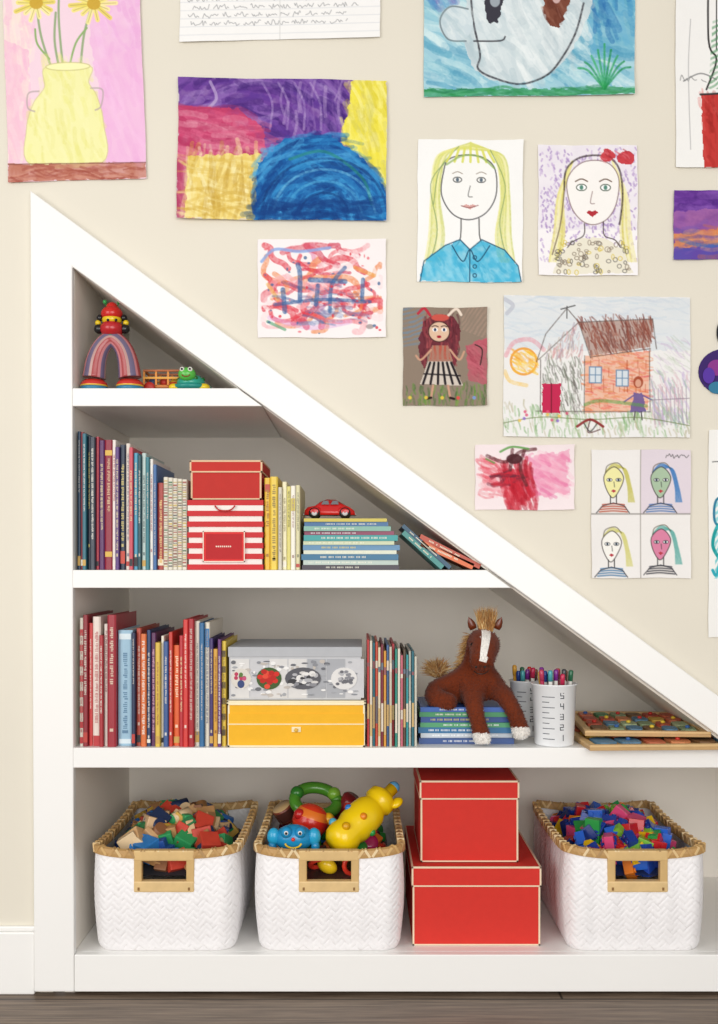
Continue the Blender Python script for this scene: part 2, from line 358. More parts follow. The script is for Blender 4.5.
c.strokes([(278,285),(366,280),(360,325),(285,325)],['#6A5A8A','#4A6A9A','#7A88B8'],34,22,3.5,10,.6)
for p in ([(275,305),(320,300),(370,302)],[(300,300),(300,275),(298,265)],[(285,312),(283,290)],[(330,312),(332,285),(345,268)],[(362,300),(363,280)],[(310,280),(345,282)],[(316,305),(318,286)]):
    c.line(p,U(3.5,5),'#3A6098',.8,rough=.45)
c.line([(268,322),(285,330)],3,'#4C9A6A',.6); c.ell(370,327,4,2.5,'#6A5A5A',.5)
for k in range(50): c.ell(U(262,382),U(244,334),U(.6,1.8),U(.6,1.8),random.choice(['#D93A48','#E4707A','#4A6A94']),.8)
paper('red_finger_painting',c)
# 5 girl with blonde hair
c=Cv(417,140,523,283,'#F3F3F1')
for sgn in (-1,1):
    for k in range(9):
        o=k*1.9; c.line([(470,143+k*.8),(470+sgn*(24+o*.6),156),(470+sgn*(31+o*.55),195),(470+sgn*(26+o),235),(470+sgn*(30+o),262)],1.9,random.choice(['#E3E07A','#DEDD78','#C9CE6A','#EDE9A0']),.8,rough=.4)
for p in ([(447,160),(430,185),(437,230),(430,262)],[(490,150),(505,185),(500,225),(508,260)],[(458,147),(439,170),(433,205)]): c.line(p,.9,'#6C8A5A',.7)
c.ell(469,187,27,31,'#F3F3F0'); c.line([(443,172),(441,195),(452,214),(469,220),(486,213),(496,195),(495,170),(484,158),(465,155),(448,160)],1.2,'#4A4A4C',.9,closed=True)
for k in range(7): c.line([(452+k*6,148+abs(k-3)*1.2),(446+k*8,162)],2.5,'#D9DA66',.9)
c.line([(446,165),(462,156),(480,157),(494,168)],2,'#8AAA5A',.7)
for e in (457,481): c.eline(e,180,4.2,2.6,.9,'#444444'); c.ell(e,180,1.6,2,'#5A6A78'); c.line([(e-5,174),(e,172),(e+5,174)],.8,'#7A6A5A',.8)
c.line([(470,186),(468,196),(472,197)],.9,'#555555',.8); c.poly([(462,206),(466,204.5),(469,205.5),(473,204.5),(477,206),(470,209.5)],'#D8A6A0'); c.line([(461,206),(469,208),(478,205.5)],.8,'#8A5050')
c.line([(461,219),(460,240),(452,250)],1.1,'#444444'); c.line([(479,219),(480,238),(486,250)],1.1,'#444444')
p=[(420,283),(424,262),(445,246),(460,240),(470,250),(482,240),(505,250),(519,266),(522,283)]; c.wash(p,'#4DB5D8',1.2,8); c.strokes([(424,280),(426,264),(446,250),(505,254),(517,268),(520,280)],['#3AA5CC','#8AD3EA','#5ABCDC'],60,16,3,60,.6); c.line(p[:5]+p[4:],1.1,'#1F4A66',.9,False)
c.line([(452,246),(463,262),(470,250),(478,262),(490,246)],1.1,'#1F4A66'); c.line([(470,250),(470,283)],1,'#1F4A66')
for yy in (258,267,276): c.eline(475,yy,1.8,1.8,.9,'#1F4A66')
paper('blonde_girl_drawing',c,[(418,140),(523,141),(522,283),(417,282)])
# 6 girl with red bow
c=Cv(538,146,637,276,'#F3F0F1')
c.wash([(538,146),(637,146),(637,230),(538,230)],'#DAD0E2',.5)
for k in range(620):
    x,y=U(540,636),U(148,262); c.line([(x,y),(x+U(-1.5,1.5),y+U(1,2.5))],1.6,random.choice(['#B9A0CC','#A58BC0','#CDBBDB']),.75,False)
for sgn in (-1,1):
    for k in range(6):
        c.line([(592+sgn*20,162),(592+sgn*(29+k),195),(592+sgn*(28+k*2),232),(592+sgn*(32+k*2.2),262)],2.1,random.choice(['#E5DD86','#D6CC6A','#EFE9B4']),.95,rough=.3)
c.line([(564,190),(566,170),(580,158),(604,157),(618,168),(622,195),(619,225)],1.9,'#3A3030',.85,rough=.4); c.line([(564,190),(560,225),(552,255)],1.4,'#6A5A4A',.7)
p=[(567,180),(570,205),(580,220),(593,225),(607,219),(616,203),(618,178),(606,163),(582,163)]; c.poly(p,'#F5F2EE',1,0,True); c.line(p,1,'#7A6060',.8,closed=True)
for e in (581,605): c.ell(e,188,4.6,3,'#FFFFFF'); c.eline(e,188,5,3.2,.9,'#3A4A3A'); c.ell(e,188,1.9,2.3,'#5A8A7A'); c.line([(e-6,182),(e,179.5),(e+6,182)],1.1,'#5A4030')
c.line([(592,192),(590,203),(594,204)],.9,'#8A7070',.8); c.poly([(586,213),(589,210.5),(592,212),(595,210.5),(598,213),(592,217.5)],'#B3303A')
for p in ([(600,158),(604,150),(612,153),(615,158),(605,162)],[(616,157),(624,151),(634,155),(630,165),(618,163)]): c.poly(p,'#C8424A',1,1,True)
c.strokes([(600,152),(633,152),(630,164),(602,162)],['#9A2430','#E0808A'],22,7,1.4,30,.7)
c.line([(584,224),(583,236),(570,244),(560,262)],1,'#4A4040'); c.line([(603,222),(604,236),(616,242),(626,262)],1,'#4A4040')
p=[(552,274),(560,252),(583,238),(604,238),(622,250),(632,274)]; c.poly(p,'#E9E4D2',1,1)
for k in range(80):
    x,y=U(556,628),U(242,273); c.eline(x,y,U(1,2.6),U(1,2.6),.8,random.choice(['#5F5B56','#7A6A5A','#8A7A6A','#D4B93A','#4F4B4A']),.75)
paper('girl_with_bow_drawing',c)
# 7 animal painting
c=Cv(424,-90,634,98,'#9CC9D8')
al_=[(424,-90),(634,-90),(634,98),(424,98)]
c.strokes(al_,['#5BA3BE','#C4E2E6','#7FBCD0','#4E93B4','#A8D4DC','#DCEEEE'],620,38,7,25,.6); c.wash([(575,-90),(634,-90),(634,60),(590,60)],'#4E9FC0',.6)
c.strokes([(426,-40),(455,-40),(455,0),(426,6)],['#3A7AB8','#7A6AB0','#5A98C8'],40,24,6,60,.6); c.strokes([(596,-60),(632,-60),(632,30),(590,40)],['#3A8ABC','#2A6AA8','#6AB0D4'],60,30,6,70,.6)
p=[(462,-88),(458,-40),(466,5),(463,35),(470,62),(482,76),(500,84),(535,82),(560,66),(578,40),(590,10),(600,-40),(596,-88)]
c.poly(p,'#CBD8DC',1,1.5,True); c.strokes(p,['#AFC3CA','#EFF4F4','#DDE6E8','#B8C6CC','#E4ECEC'],300,34,7,60,.55,curve=True)
c.line([(470,-20),(473,20),(480,55),(478,70),(495,80),(520,86),(545,78),(560,62),(575,35),(583,5)],2,'#2B2A30',.9,rough=.5)
c.ell(456,24,17,18,'#C9D8DE'); c.strokes([(442,10),(470,10),(470,40),(444,40)],['#E4ECEC','#B0C6CE'],26,18,5,50,.5); c.line([(468,10),(450,8),(440,22),(448,40),(466,42)],1.6,'#6A7A80',.8)
c.line([(474,42),(500,42),(505,38)],1.6,'#2B2A30',.8); c.poly([(486,-6),(496,-10),(504,-4),(500,18),(492,24),(486,14)],'#3B3A44',1,2,True); c.ell(495,2,5,6,'#9AA4AC')
p=[(545,-10),(556,-20),(568,-8),(566,14),(556,30),(546,22),(543,6)]; c.poly(p,'#7A4636',1,2.5,True); c.strokes(p,['#5A2A20','#9A6A5A'],24,12,3,60,.6); c.ell(556,0,4,5,'#E0C4C4',.8)
c.wash([(424,90),(634,91),(634,98),(424,98)],'#3F9A6A',1.2); c.strokes([(424,91),(634,92),(634,97),(424,97)],['#2C8A4C','#5AB080','#2A7A58'],60,30,2.5,2,.7)
for k in range(9): c.line([(604,92),(604+(k-4)*4,65+abs(k-4)*2),(604+(k-4)*6.5,46+abs(k-4)*6)],2.2,random.choice(['#1F8A4A','#2F9E58','#44B06A']),.85,rough=.4)
paper('animal_painting',c,[(423,-90),(635,-90),(634,96),(424,98)],.006)
# 8 right edge drawing
c=Cv(675,-60,800,168,'#F0EFEC')
c.poly([(701,95),(760,92),(762,168),(703,168)],'#C23A36',1,1); c.strokes([(701,95),(760,92),(762,168),(703,168)],['#93221F','#D8605A'],60,18,3,75,.5)
c.line([(708,-50),(708,40),(716,60),(706,90)],1.8,'#2E2B2B'); c.line([(716,-30),(716,50)],1.2,'#444444'); c.line([(683,82),(700,74),(716,80)],1.3,'#8A8A8A'); c.text(680,706,82,4,'#7A7A7A'); c.line([(690,20),(688,70),(690,150)],.8,'#B0B0B0')
c.hatch([(712,20),(760,20),(760,90),(708,90)],'#4A8A5A',60,5,.7); c.line([(700,95),(762,92)],2,'#333333')
paper('house_front_drawing',c)
# 9 purple orange
c=Cv(673,191,770,260,'#6B3C98')
al_=[(673,191),(770,191),(770,222),(673,225)]
c.strokes(al_,['#8B5BB4','#5A2C88','#7A48A8','#4A2478'],120,34,6,10,.6); c.wash([(673,212),(770,205),(770,228),(673,236)],'#A96AA4',.9)
c.wash([(673,234),(770,222),(770,242),(673,250)],'#D88A5A',1.2); c.wash([(673,248),(770,240),(770,260),(673,260)],'#5A50A8',1.1); c.line([(680,240),(710,246),(760,236)],4,'#3A78B8',.6,rough=.5)
c.strokes([(673,225),(770,222),(770,258),(673,258)],['#C8704A','#7A5AAA','#E0A27A','#4A4AA0'],60,24,4,-8,.5)
paper('purple_watercolour',c)
# 10 girl on cardboard
c=Cv(403,308,487,406,'#8D7D6E')
c.hatch([(403,308),(425,308),(422,345),(403,350)],'#6F87A0',80,5,.8); c.hatch([(460,308),(487,308),(487,340),(462,330)],'#A98E7E',40,4,.7)
c.strokes([(403,388),(487,385),(487,406),(403,406)],['#5E8A3E','#7A9A4A','#4A6A3A'],90,9,2,90,.8)
c.wash([(466,345),(487,338),(487,385),(468,380)],'#B85A68',1.2); c.strokes([(468,345),(485,342),(485,382),(470,378)],['#C86A78','#9A4050'],40,10,2,40,.6); c.line([(475,345),(482,350),(480,365)],1.2,'#3A2A2A')
c.poly([(424,322),(440,315),(455,319),(460,335),(456,362),(450,372),(446,350),(430,350),(424,368),(419,350)],'#6A2834',.9,1.5,True); c.strokes([(424,320),(440,314),(457,318),(460,335),(455,366),(446,350),(430,350),(422,364)],['#9A3A44','#4A1A24','#B85A5A'],60,14,1.8,85,.7)
c.line([(430,316),(424,309),(418,314)],2.6,'#B83040'); c.line([(448,316),(456,309),(461,315)],2.6,'#E8D8C8'); c.ell(440,318,9,3.4,'#C8554A')
c.ell(439,332,10.5,10,'#DDBBA0'); c.eline(439,332,10.5,10,1,'#3A2020',.9)
for e in (435,444): c.ell(e,330,2.6,2,'#FFFFFF'); c.ell(e,330,1.3,1.6,'#203050'); c.line([(e-3,327),(e,326),(e+3,327)],.8,'#2A1A1A')
c.ell(439,337,2.2,1.4,'#A02030')
c.poly([(432,346),(448,346),(453,362),(428,362)],'#A87A6A'); c.hatch([(432,346),(448,346),(450,360),(430,360)],'#B84A3A',0,5,.9)
c.poly([(428,362),(452,362),(463,386),(420,384)],'#CFC4B8')
for k in range(6): c.line([(430+k*4.2,363),(423+k*7.4,384)],2.4,'#1E1A1E',.95,False)
c.line([(424,374),(460,376)],1.6,'#1E1A1E',.8)
c.line([(431,350),(421,360),(416,356)],2,'#C89A80'); c.line([(450,350),(459,360),(464,352)],2,'#C89A80')
c.line([(433,386),(431,398)],2.2,'#C89880'); c.line([(448,386),(450,398)],2.2,'#C89880'); c.line([(431,398),(427,399)],2.4,'#2A1A1A'); c.line([(450,398),(454,399)],2.4,'#2A1A1A')
for k in range(5): c.ell(410+k*16,398,1.8,1.8,random.choice(['#E04A4A','#E8C84A','#7A9AD8']),.9)
paper('girl_in_striped_dress_drawing',c)
# 11 house
c=Cv(503,296,690,438,'#E9E8E6')
c.wash([(503,296),(690,296),(690,350),(503,350)],'#CBD6DE',.6); c.strokes([(503,296),(690,296),(690,345),(503,345)],['#BFD0DC','#D6DEE4','#C4CEDA'],130,30,2,5,.45)
c.strokes([(503,405),(690,410),(690,438),(503,438)],['#8CB87A','#6FA060','#B4C4A0','#A8A07A'],240,12,1.8,80,.6)
c.eline(523,362,13,13,2.4,'#E89A3A',.9); c.strokes([(514,352),(534,352),(534,374),(514,374)],['#F0BE3C','#F4D068','#E8A040'],70,9,2,30,.75); c.line([(505,356),(513,343),(530,340),(543,350)],4.5,'#E08A98',.6,rough=.5); c.line([(504,372),(510,382),(526,386)],4,'#F0C05A',.6,rough=.5)
p=[(578,322),(652,318),(650,346),(590,356)]; c.poly(p,'#A07868',.6); c.strokes(p,['#7A3A30','#9A5A4A','#6A3A34','#8A4434'],190,14,1.6,70,.75)
c.strokes([(545,360),(582,360),(580,412),(540,412)],['#77706A','#7A8A74','#A0A89A','#5A5854'],160,12,1.3,75,.75); c.poly([(585,356),(650,350),(648,410),(585,414)],'#E8A888',.7); c.strokes([(585,356),(650,350),(648,410),(585,414)],['#E07848','#D85A5A','#EAA080','#D88A5A','#E87A6A'],260,9,1.8,5,.7)
for k in range(26): x=U(588,646); y=360+8*random.randint(0,5); c.line([(x,y),(x,y+8)],.8,'#B04A30',.5,False)
for p in ([(538,360),(578,322),(590,358)],[(578,322),(566,308),(545,334),(536,362)],[(652,318),(656,348)],[(578,322),(652,318)],[(540,360),(540,412)],[(584,356),(584,414)],[(649,350),(650,411)],[(536,412),(650,412)],[(590,357),(650,348)]): c.line(p,1.1,'#5A504C',.75,False,rough=.4)
c.strokes([(548,345),(576,326),(584,356),(545,358)],['#C88A8A','#9A8A9A','#C0AC9C','#D8A0A0'],70,10,1.5,100,.7)
c.poly([(542,384),(560,384),(560,414),(542,414)],'#C22A52',1,.8); c.line([(551,384),(551,414)],1,'#6A1A2A')
for wx,wy in ((595,375),(622,378)): c.poly([(wx-6,wy-8),(wx+6,wy-8),(wx+6,wy+8),(wx-6,wy+8)],'#D4DCE2'); c.line([(wx-6,wy-8),(wx+6,wy-8),(wx+6,wy+8),(wx-6,wy+8)],1.1,'#6A8AAA',curve=False,closed=True); c.line([(wx,wy-8),(wx,wy+8)],.9,'#6A8AAA'); c.line([(wx-6,wy),(wx+6,wy)],.9,'#6A8AAA')
c.line([(566,306),(566,318)],1,'#555555'); c.line([(560,309),(574,305)],1.2,'#555555')
c.poly([(634,393),(642,393),(646,412),(630,412)],'#6A5A94',.9,1); c.ell(638,382,5,6,'#A0482E',.9); c.ell(638,383,3,4,'#D8A088'); c.line([(634,395),(624,402)],1.4,'#6A5A94'); c.line([(642,395),(652,400)],1.4,'#6A5A94'); c.line([(635,412),(634,420)],1.2,'#444444'); c.line([(641,412),(642,420)],1.2,'#444444')
for k in range(9): c.line([(654+k*4,388+U(-2,2)),(655+k*4,425)],1.1,'#9A8A9A',.7,rough=.4)
c.strokes([(652,375),(689,372),(689,422),(652,424)],['#B8A0D0','#98B4A8','#D0A8B4'],120,14,1.8,70,.6); c.strokes([(655,340),(688,336),(688,372),(658,376)],['#A8B8A0','#C0A8C8'],50,12,1.5,40,.4)
c.line([(650,400),(690,398)],1,'#8A7A8A',.7); c.line([(500,425),(540,418),(590,420),(640,418),(690,426)],1,'#6A7A4A',.7); c.line([(577,427),(590,420),(603,427)],2.6,'#8A2A2A',.9); c.line([(590,421),(588,433),(600,430)],1.2,'#5A3A3A',.8); c.line([(584,424),(590,432),(597,424)],1.2,'#3A3A3A',.8)
for k in range(10): c.ell(U(508,570),U(412,422),1.6,1.6,random.choice(['#D85A7A','#E8C050','#8A6AC8']),.8)
c.line([(504,300),(512,306),(506,314)],4,'#8A8AA0',.3); c.line([(585,405),(602,401),(646,406)],3.4,'#5A9A4A',.7,rough=.5)
paper('house_drawing',c,[(504,296),(690,298),(689,438),(503,437)])
# 12 pink red figure
c=Cv(475,445,574,510,'#F0E2E4')
c.wash([(528,456),(568,452),(568,494),(530,496)],'#EAA0BC',1,8,3); c.strokes([(528,456),(568,452),(568,494),(530,496)],['#E888AC','#F2B4C8','#E070A0'],60,18,4,30,.55); c.wash([(480,458),(500,458),(515,495),(484,490)],'#EDA8B0',.9,8); c.strokes([(480,458),(500,458),(515,500),(484,496)],['#E06070','#F0B0B8','#D84858'],50,16,3,20,.5)
c.strokes([(498,468),(532,466),(536,506),(508,508)],['#C92A3A','#B81F30','#D8505C','#A01828'],110,18,4,75,.75)
c.strokes([(490,474),(520,470),(522,482),(496,488)],['#C92A3A','#5A2A3A'],26,14,3,-10,.7)
for p in ([(487,456),(505,462),(520,452),(535,449)],[(512,450),(510,470)],[(524,450),(520,468),(526,485)]): c.line(p,3.5,'#5A2A2E',.8,rough=.5)
c.ell(514,459,8,5,'#4A2228',.9); c.line([(500,452),(512,447),(528,449)],2.2,'#5A9A4A',.8); c.line([(486,459),(494,463)],2,'#5A9A4A',.7)
paper('pink_splash_painting',c)
# 13 four faces
c=Cv(591,450,690,578,'#ECE9E6')
c.poly([(640,450),(690,450),(690,514),(640,514)],'#DCCFDA',.8)
for (fx,fy,fc,hc,sc) in ((613,484,'#EDE8A8','#C4BE5E','#B8503A'),(660,484,'#A9C0A4','#3F78B8','#4A70B0'),(611,548,'#F4F2EC','#D0CC7A','#4A7AA8'),(660,546,'#D985A4','#5FA8A0','#3F3F48')):
    for k in range(7): c.line([(fx-8,fy-12+k*.5),(fx,fy-20+k),(fx+9+k*.5,fy-15),(fx+14+k*.6,fy+2),(fx+15+k*1.0,fy+18)],1.1,hc,.8,rough=.3)
    c.line([(fx-8,fy-10),(fx-6,fy-18),(fx+4,fy-21),(fx+10,fy-15)],1,'#5A5444',.7)
    p=[(fx-9,fy-9),(fx-8,fy+3),(fx-1,fy+14),(fx+6,fy+6),(fx+10,fy-7),(fx+1,fy-17)]; c.poly(p,fc,1,0,True); c.line(p,.9,'#4A4444',.9,closed=True)
    for e in (-4,5): c.ell(fx+e,fy-4,2.6,1.5,'#FFFFFF'); c.eline(fx+e,fy-4,2.6,1.5,.6,'#3A3A3A'); c.ell(fx+e,fy-4,1.1,1.2,'#2A3A4A')
    c.line([(fx+.5,fy-2),(fx+1,fy+3)],.8,'#444444',.8); c.poly([(fx-2.6,fy+7),(fx,fy+5.6),(fx+3,fy+7),(fx,fy+9)],'#B8404A')
    c.line([(fx-3,fy+12),(fx-3,fy+20)],1,'#444444'); c.line([(fx+3,fy+11),(fx+3,fy+20)],1,'#444444')
    p=[(fx-17,fy+29),(fx-11,fy+22),(fx,fy+19),(fx+11,fy+22),(fx+16,fy+29)]; c.poly(p,'#DAD6D0',.6)
    for q in range(4): c.line([(fx-14+q,fy+28-q*2.4),(fx,fy+27-q*2.4),(fx+14-q,fy+28-q*2.4)],1.3,sc,.85)
    c.line(p,.9,'#33333A',.9,False)
c.line([(640,450),(640,578)],1.1,'#A9A49E',.9,False); c.line([(591,514),(690,514)],1.3,'#8F8A86',.9,False); c.text(665,688,458,3,'#444444',.7)
paper('four_faces_drawing',c)
# 15 right edge long drawing
c=Cv(708,430,800,637,'#F1F0EC')
c.line([(730,495),(716,500),(714,520),(722,530)],2.5,'#2F7A9A'); c.line([(732,520),(718,525),(712,545),(720,560)],3.5,'#1F9A9A'); c.line([(712,570),(716,575),(722,560),(740,580)],3,'#2FA8B8'); c.hatch([(715,500),(780,490),(780,580),(714,578)],'#4FC0C8',40,5,.8); c.line([(712,462),(760,458)],1,'#666666')
paper('teal_figure_drawing',c)
# 14 purple cut-out
m=MB()
def flatell(m,cx,cy,rx,ry,col,y,n=28,th=.0012):
    m.prism([(X(cx+rx*math.cos(2*math.pi*k/n)),Z(cy+ry*math.sin(2*math.pi*k/n))) for k in range(n)][::-1],y-th,y,col)
flatell(m,724,372,26,23,'#3F2A6A',-.0015); flatell(m,716,368,9,8,'#8A3A8A',-.0028); flatell(m,716,388,8,6,'#3A7A9A',-.0028); flatell(m,708,376,6,8,'#5A3AA0',-.0041); flatell(m,730,362,8,9,'#C84A7A',-.0028)
flatell(m,724,333,8,14,'#2A2A30',-.0029)
m.build('purple_snail_cutout',M_paper)

# ------------------------------------------------------------ books
def mixc(a,b,t): return tuple(a[i]*(1-t)+b[i]*t for i in range(3))
def spine_text(m,x0,x1,yf,z0,z1,col):
    t=x1-x0; w=min(t*U(.3,.5),.008); cx=(x0+x1)/2; z=z1; h=max(.0018,min(w*U(.45,.8),.004)); end=z1-(z1-z0)*U(.45,.95)
    while z>end:
        for k in range(random.randint(3,8)):
            if z<z0: break
            ww=w*random.choice([.65,1,1,.8]); o=U(0,.25)*w*(ww<w)
            m.box(cx-ww/2+o,cx+ww/2+o,yf-.0003,yf,z-h*random.choice([.62,.75,.5]),z,col); z-=h
        z-=h*.9
    if R_()<.6: m.box(cx-t*.2,cx+t*.2,yf-.0003,yf,z0-.004,z0+.002,col)
def book(m,x0,x1,yf,z0,z1,col,dep=.2,txt='#F4F0E4',bands=()):
    t=x1-x0-.0004; x1=x0+t; b=min(.0018,t*.2)
    if isinstance(col,str): col=C(col)
    r=min(t*.25,.003)
    pl=[(x0,yf+dep),(x0,yf+r),(x0+t*.2,yf+r*.25),(x0+t*.5,yf),(x0+t*.8,yf+r*.25),(x1,yf+r),(x1,yf+dep)]
    if t>.006:
        inn=[(x1-b,yf+dep),(x1-b,yf+r+.002),(x0+b,yf+r+.002),(x0+b,yf+dep)]
        m.prismz(pl+inn,z0,z1,col)
        m.box(x0+b,x1-b,yf+r+.002,yf+dep-.004,z0+.002,z1-.0035,'#EDE8DA')
    else: m.prismz(pl,z0,z1,col)
    H=z1-z0
    for (a,bb,cc) in bands: m.box(x0+t*.08,x1-t*.08,yf-.0002,yf+.003,z0+H*a,z0+H*bb,cc)
    if txt and t>.005:
        spine_text(m,x0,x1,yf-.0002,z0+H*U(.08,.2),z0+H*U(.8,.95),mixc(C(txt),col,.3))
def book_row(name,rows,zb,yf0=-.010,dep=.2):
    m=MB()
    for r in rows:
        a,b,top,col=r[:4]; txt=r[4] if len(r)>4 else random.choice(['#F2EEE2','#E8D9A8','#F2EEE2','#D8D2C4']); bands=r[5] if len(r)>5 else ()
        if not bands and R_()<.45: bands=[(.03,U(.06,.12),random.choice(['#E8E2D2','#C8A050','#2A2A30','#B84038']))]
        if b-a<3.4: txt=None
        yf=yf0+U(0,.014); x0=X(a,yf0)+.0002; x1=X(b,yf0)
        book(m,x0,x1,yf,zb+.0003,Z(top+U(-3.5,3.5),yf0),col,dep+U(-.02,.02),txt,bands)
    return m.build(name,M_cover)
book_row('picture_book_row',[
 (75.5,79,428,'#1F3E58'),(79,82,431,'#8A2A34'),(82,86,431,'#2C6C7C'),(86,89.5,434,'#1C2638','#D0C060'),(89.5,94.5,437,'#3C4450'),(94.5,97.5,434,'#B03A4A','#F2E0D0'),
 (97.5,103,441,'#5A2E62'),(103,111.5,440,'#8E2238','#E6C9A0',[(.1,.14,'#D8B04A'),(.88,.92,'#D8B04A')]),(111.5,115,442,'#E8DED6','#AA3040'),(115,119,444,'#5A3A7A'),(119,124.5,443,'#27364A','#E0D080',[(.05,.15,'#C84A3A')]),
 (124.5,129,446,'#E0D6CA','#2A4A7A'),(129,133,447,'#C84A5A'),(133,137.5,450,'#4A9AB8'),(137.5,141,455,'#1E4F5A'),(141,145.5,453,'#B8CCC8','#234444'),(145.5,149,458,'#2F7A86'),
 (149,152.5,461,'#E6E2DC','#A02A3A'),(152.5,156,466,'#3A68A0'),(156,163,482,'#A83A30','#F0D890',[(.05,.12,'#E9DCC0')])],Z2)
m=MB()
for k in range(5):
    a=163.5+k*4.7; z0=Z2+.0003; z1=Z(477+k*.6,-.006); book(m,X(a,-.006),X(a+4.6,-.006),-.006,z0,z1,'#DCD6C6',.2,None)
    z=z0+.006
    while z<z1-.006:
        h=U(.001,.0035); m.box(X(a,-.006)+.0009,X(a+4.6,-.006)-.0012,-.0065,-.0055,z,z+h,random.choice(['#5A7A5A','#8A5A4A','#6A6A68','#B0A070','#8A7A6A','#C8B06A','#A45A50'])); z+=h+U(.0015,.004)
m.build('magazine_row',M_cover)
book_row('paperback_row',[(264,270,474,'#E2B93A','#7A3A1A',[(.85,.93,'#B8452E')]),(270,277.5,476,'#E8C94E','#4A3A2A'),
 (278,282,484,'#CFC9B8','#555044'),(282,286.5,483,'#EDE6C0','#7A6A3A'),(286.5,290.5,485,'#D9D07A','#5A5A2A'),(290.5,295.5,484,'#F0EBDD','#7A3A3A',[(.7,.85,'#C9B84A')]),(295.5,300,486,'#D8D2A8','#44503A')],Z2)
book_row('childrens_book_row',[
 (78,82,620,'#D9D2C4','#A03030',[(.02+.12*i,.07+.12*i,'#B8383C') for i in range(8)]),(82,87,618,'#8A2530'),(87,91,624,'#C83A3C'),(91,99,614,'#E4D6CC','#B03038',[(.0,.08,'#B8383C')]),(99,103,634,'#A82C34'),(103,107,622,'#D8CFC6','#8A2530'),
 (107,116,618,'#9E2A36','#E9D9C0'),(116.5,131,628,'#9CBFD4','#2E5F88',[(.02,.06,'#D8E6EC'),(.92,.97,'#D8E6EC')]),(131,135,634,'#1F2F50'),(135,140,630,'#B04A3A'),(140,146,636,'#D8703A'),(146,150,628,'#28406A'),(150,155,632,'#5A2E58','#E0B0C0'),
 (155,160,640,'#D8B84A','#8A2A2A'),(160,163,636,'#E8E2D2','#404040'),(163,168,642,'#3A5A92'),(168,172,634,'#C63A30'),(172,179,644,'#E0632E','#FFF0D0'),(179,183,638,'#B82A34'),(183,188,620,'#D23A36'),(188,194,618,'#A81F2A'),(194,199,624,'#E8E0D0','#333333'),(199,204,626,'#2F6A9A'),
 (204,209,622,'#E4DCCB','#2F4A7A',[(.8,.95,'#3A7AB0')]),(209,213,642,'#3F2F6A'),(213,217.5,646,'#D8A23A','#7A2A1A'),(217.5,221,640,'#6A3A78'),(221,225.5,640,'#E0C24A','#4A3A1A',[(.1+.15*i,.16+.15*i,'#5A4A2A') for i in range(6)])],Z3)
cs=['#B83A3A','#D8CDBC','#3A7A8A','#C8503A','#E2D6B8','#7A2A3A','#D89A3A','#4A6A9A','#C8C0AE','#A8343C','#2F8A7A','#E0D8C8','#C86A7A','#5A4A3A','#3A9AA0','#B8B4A8','#2A6A78','#D8D4C4']
row=[];x=367
for i,cc in enumerate(cs):
    w=2.8; row.append((x,x+w-.1,642+i*.75+U(-2,2),cc,None,[(U(.1,.3),U(.35,.5),random.choice(['#D8CDBC','#5A5A60','#C8A86A'])),(.75,U(.78,.85),random.choice(['#D8CDBC','#8A4A50','#5A6A7A']))])); x+=w
book_row('thin_picture_book_row',row,Z3)
def flat_stack(name,levels,zb,yf0,dep=.2):
    m=MB(); z=zb+.0003
    for (x0,x1,t,col) in levels:
        yf=yf0+U(-.004,.006); a,b=X(x0,yf0),X(x1,yf0); h=t*S*.98
        M=T((a+b)/2,yf+dep/2,0)@RZ(U(-.02,.02))@T(-(a+b)/2,-yf-dep/2,0)
        m.box(a,b,yf,yf+.002,z,z+h-.0003,col,M); m.box(a,b,yf+.002,yf+dep,z,z+.001,col,M); m.box(a,b,yf+.002,yf+dep,z+h-.0013,z+h-.0003,col,M)
        m.box(a+.003,b-.002,yf+.0021,yf+dep-.003,z+.001,z+h-.0013,'#E8E2D2',M)
        if h>.007:
            xx=a+U(.01,.05); tc=mixc(C(random.choice(['#F3EEDC','#E8D050','#FFFFFF','#1A2A3A'])),C(col),.35); en=b-U(.02,.09)
            while xx<en:
                for _ in range(random.randint(3,7)):
                    m.box(xx,xx+random.choice([.0016,.002,.0012]),yf-.0004,yf,z+h*.34,z+h*.66,tc,M); xx+=.0027
                xx+=.003
        z+=h
    return m.build(name,M_cover),z
_,ztA=flat_stack('flat_book_stack',[(302,399,5,'#3A3440'),(303,398,5,'#B8C8C0'),(302,399,6,'#2E6E92'),(304,397,4,'#D8DCC8'),(302,399,5.5,'#5A8AB0'),(303,394,4,'#C9D2B0'),(303,397,6,'#2C9A9A'),(305,395,4,'#8A3A5A'),(303,390,5,'#7FB0A0'),(304,388,4.5,'#3A6A9A'),(303,386,3.5,'#C8B84A')],Z2,-.004)
_,ztB=flat_stack('flat_paperback_stack',[(419,514,6,'#2F4F8A'),(420,512,5,'#C8D0D8'),(419,515,6,'#1F6A9A'),(421,511,5,'#4A9A6A'),(420,514,6,'#234A90'),(420,510,5,'#3A8A5A'),(421,512,5,'#2A5AA8')],Z3,.028,.17)
m=MB()
def leaner(xa,ya,xb,yb,th,col,yf,dep=.17):
    a=Vector((X(xa,yf),Z(ya,yf))); b=Vector((X(xb,yf),Z(yb,yf))); L=(b-a).length; ang=math.atan2(b.y-a.y,b.x-a.x)
    M=T(a.x,0,a.y)@RY(-ang); t=th*S
    m.box(0,L,yf,yf+.002,0,t,col,M); m.box(0,L,yf+.002,yf+dep,0,.0015,col,M); m.box(0,L,yf+.002,yf+dep,t-.0015,t,col,M); m.box(.003,L-.003,yf+.002,yf+dep-.003,.0015,t-.0015,'#E6DCC6',M)
    x=L*.15
    while x<L*.7: m.box(x,x+.0018,yf-.0004,yf,t*.35,t*.65,'#E0D8C0',M); x+=.0028 if R_()<.8 else .008
zz=569.4
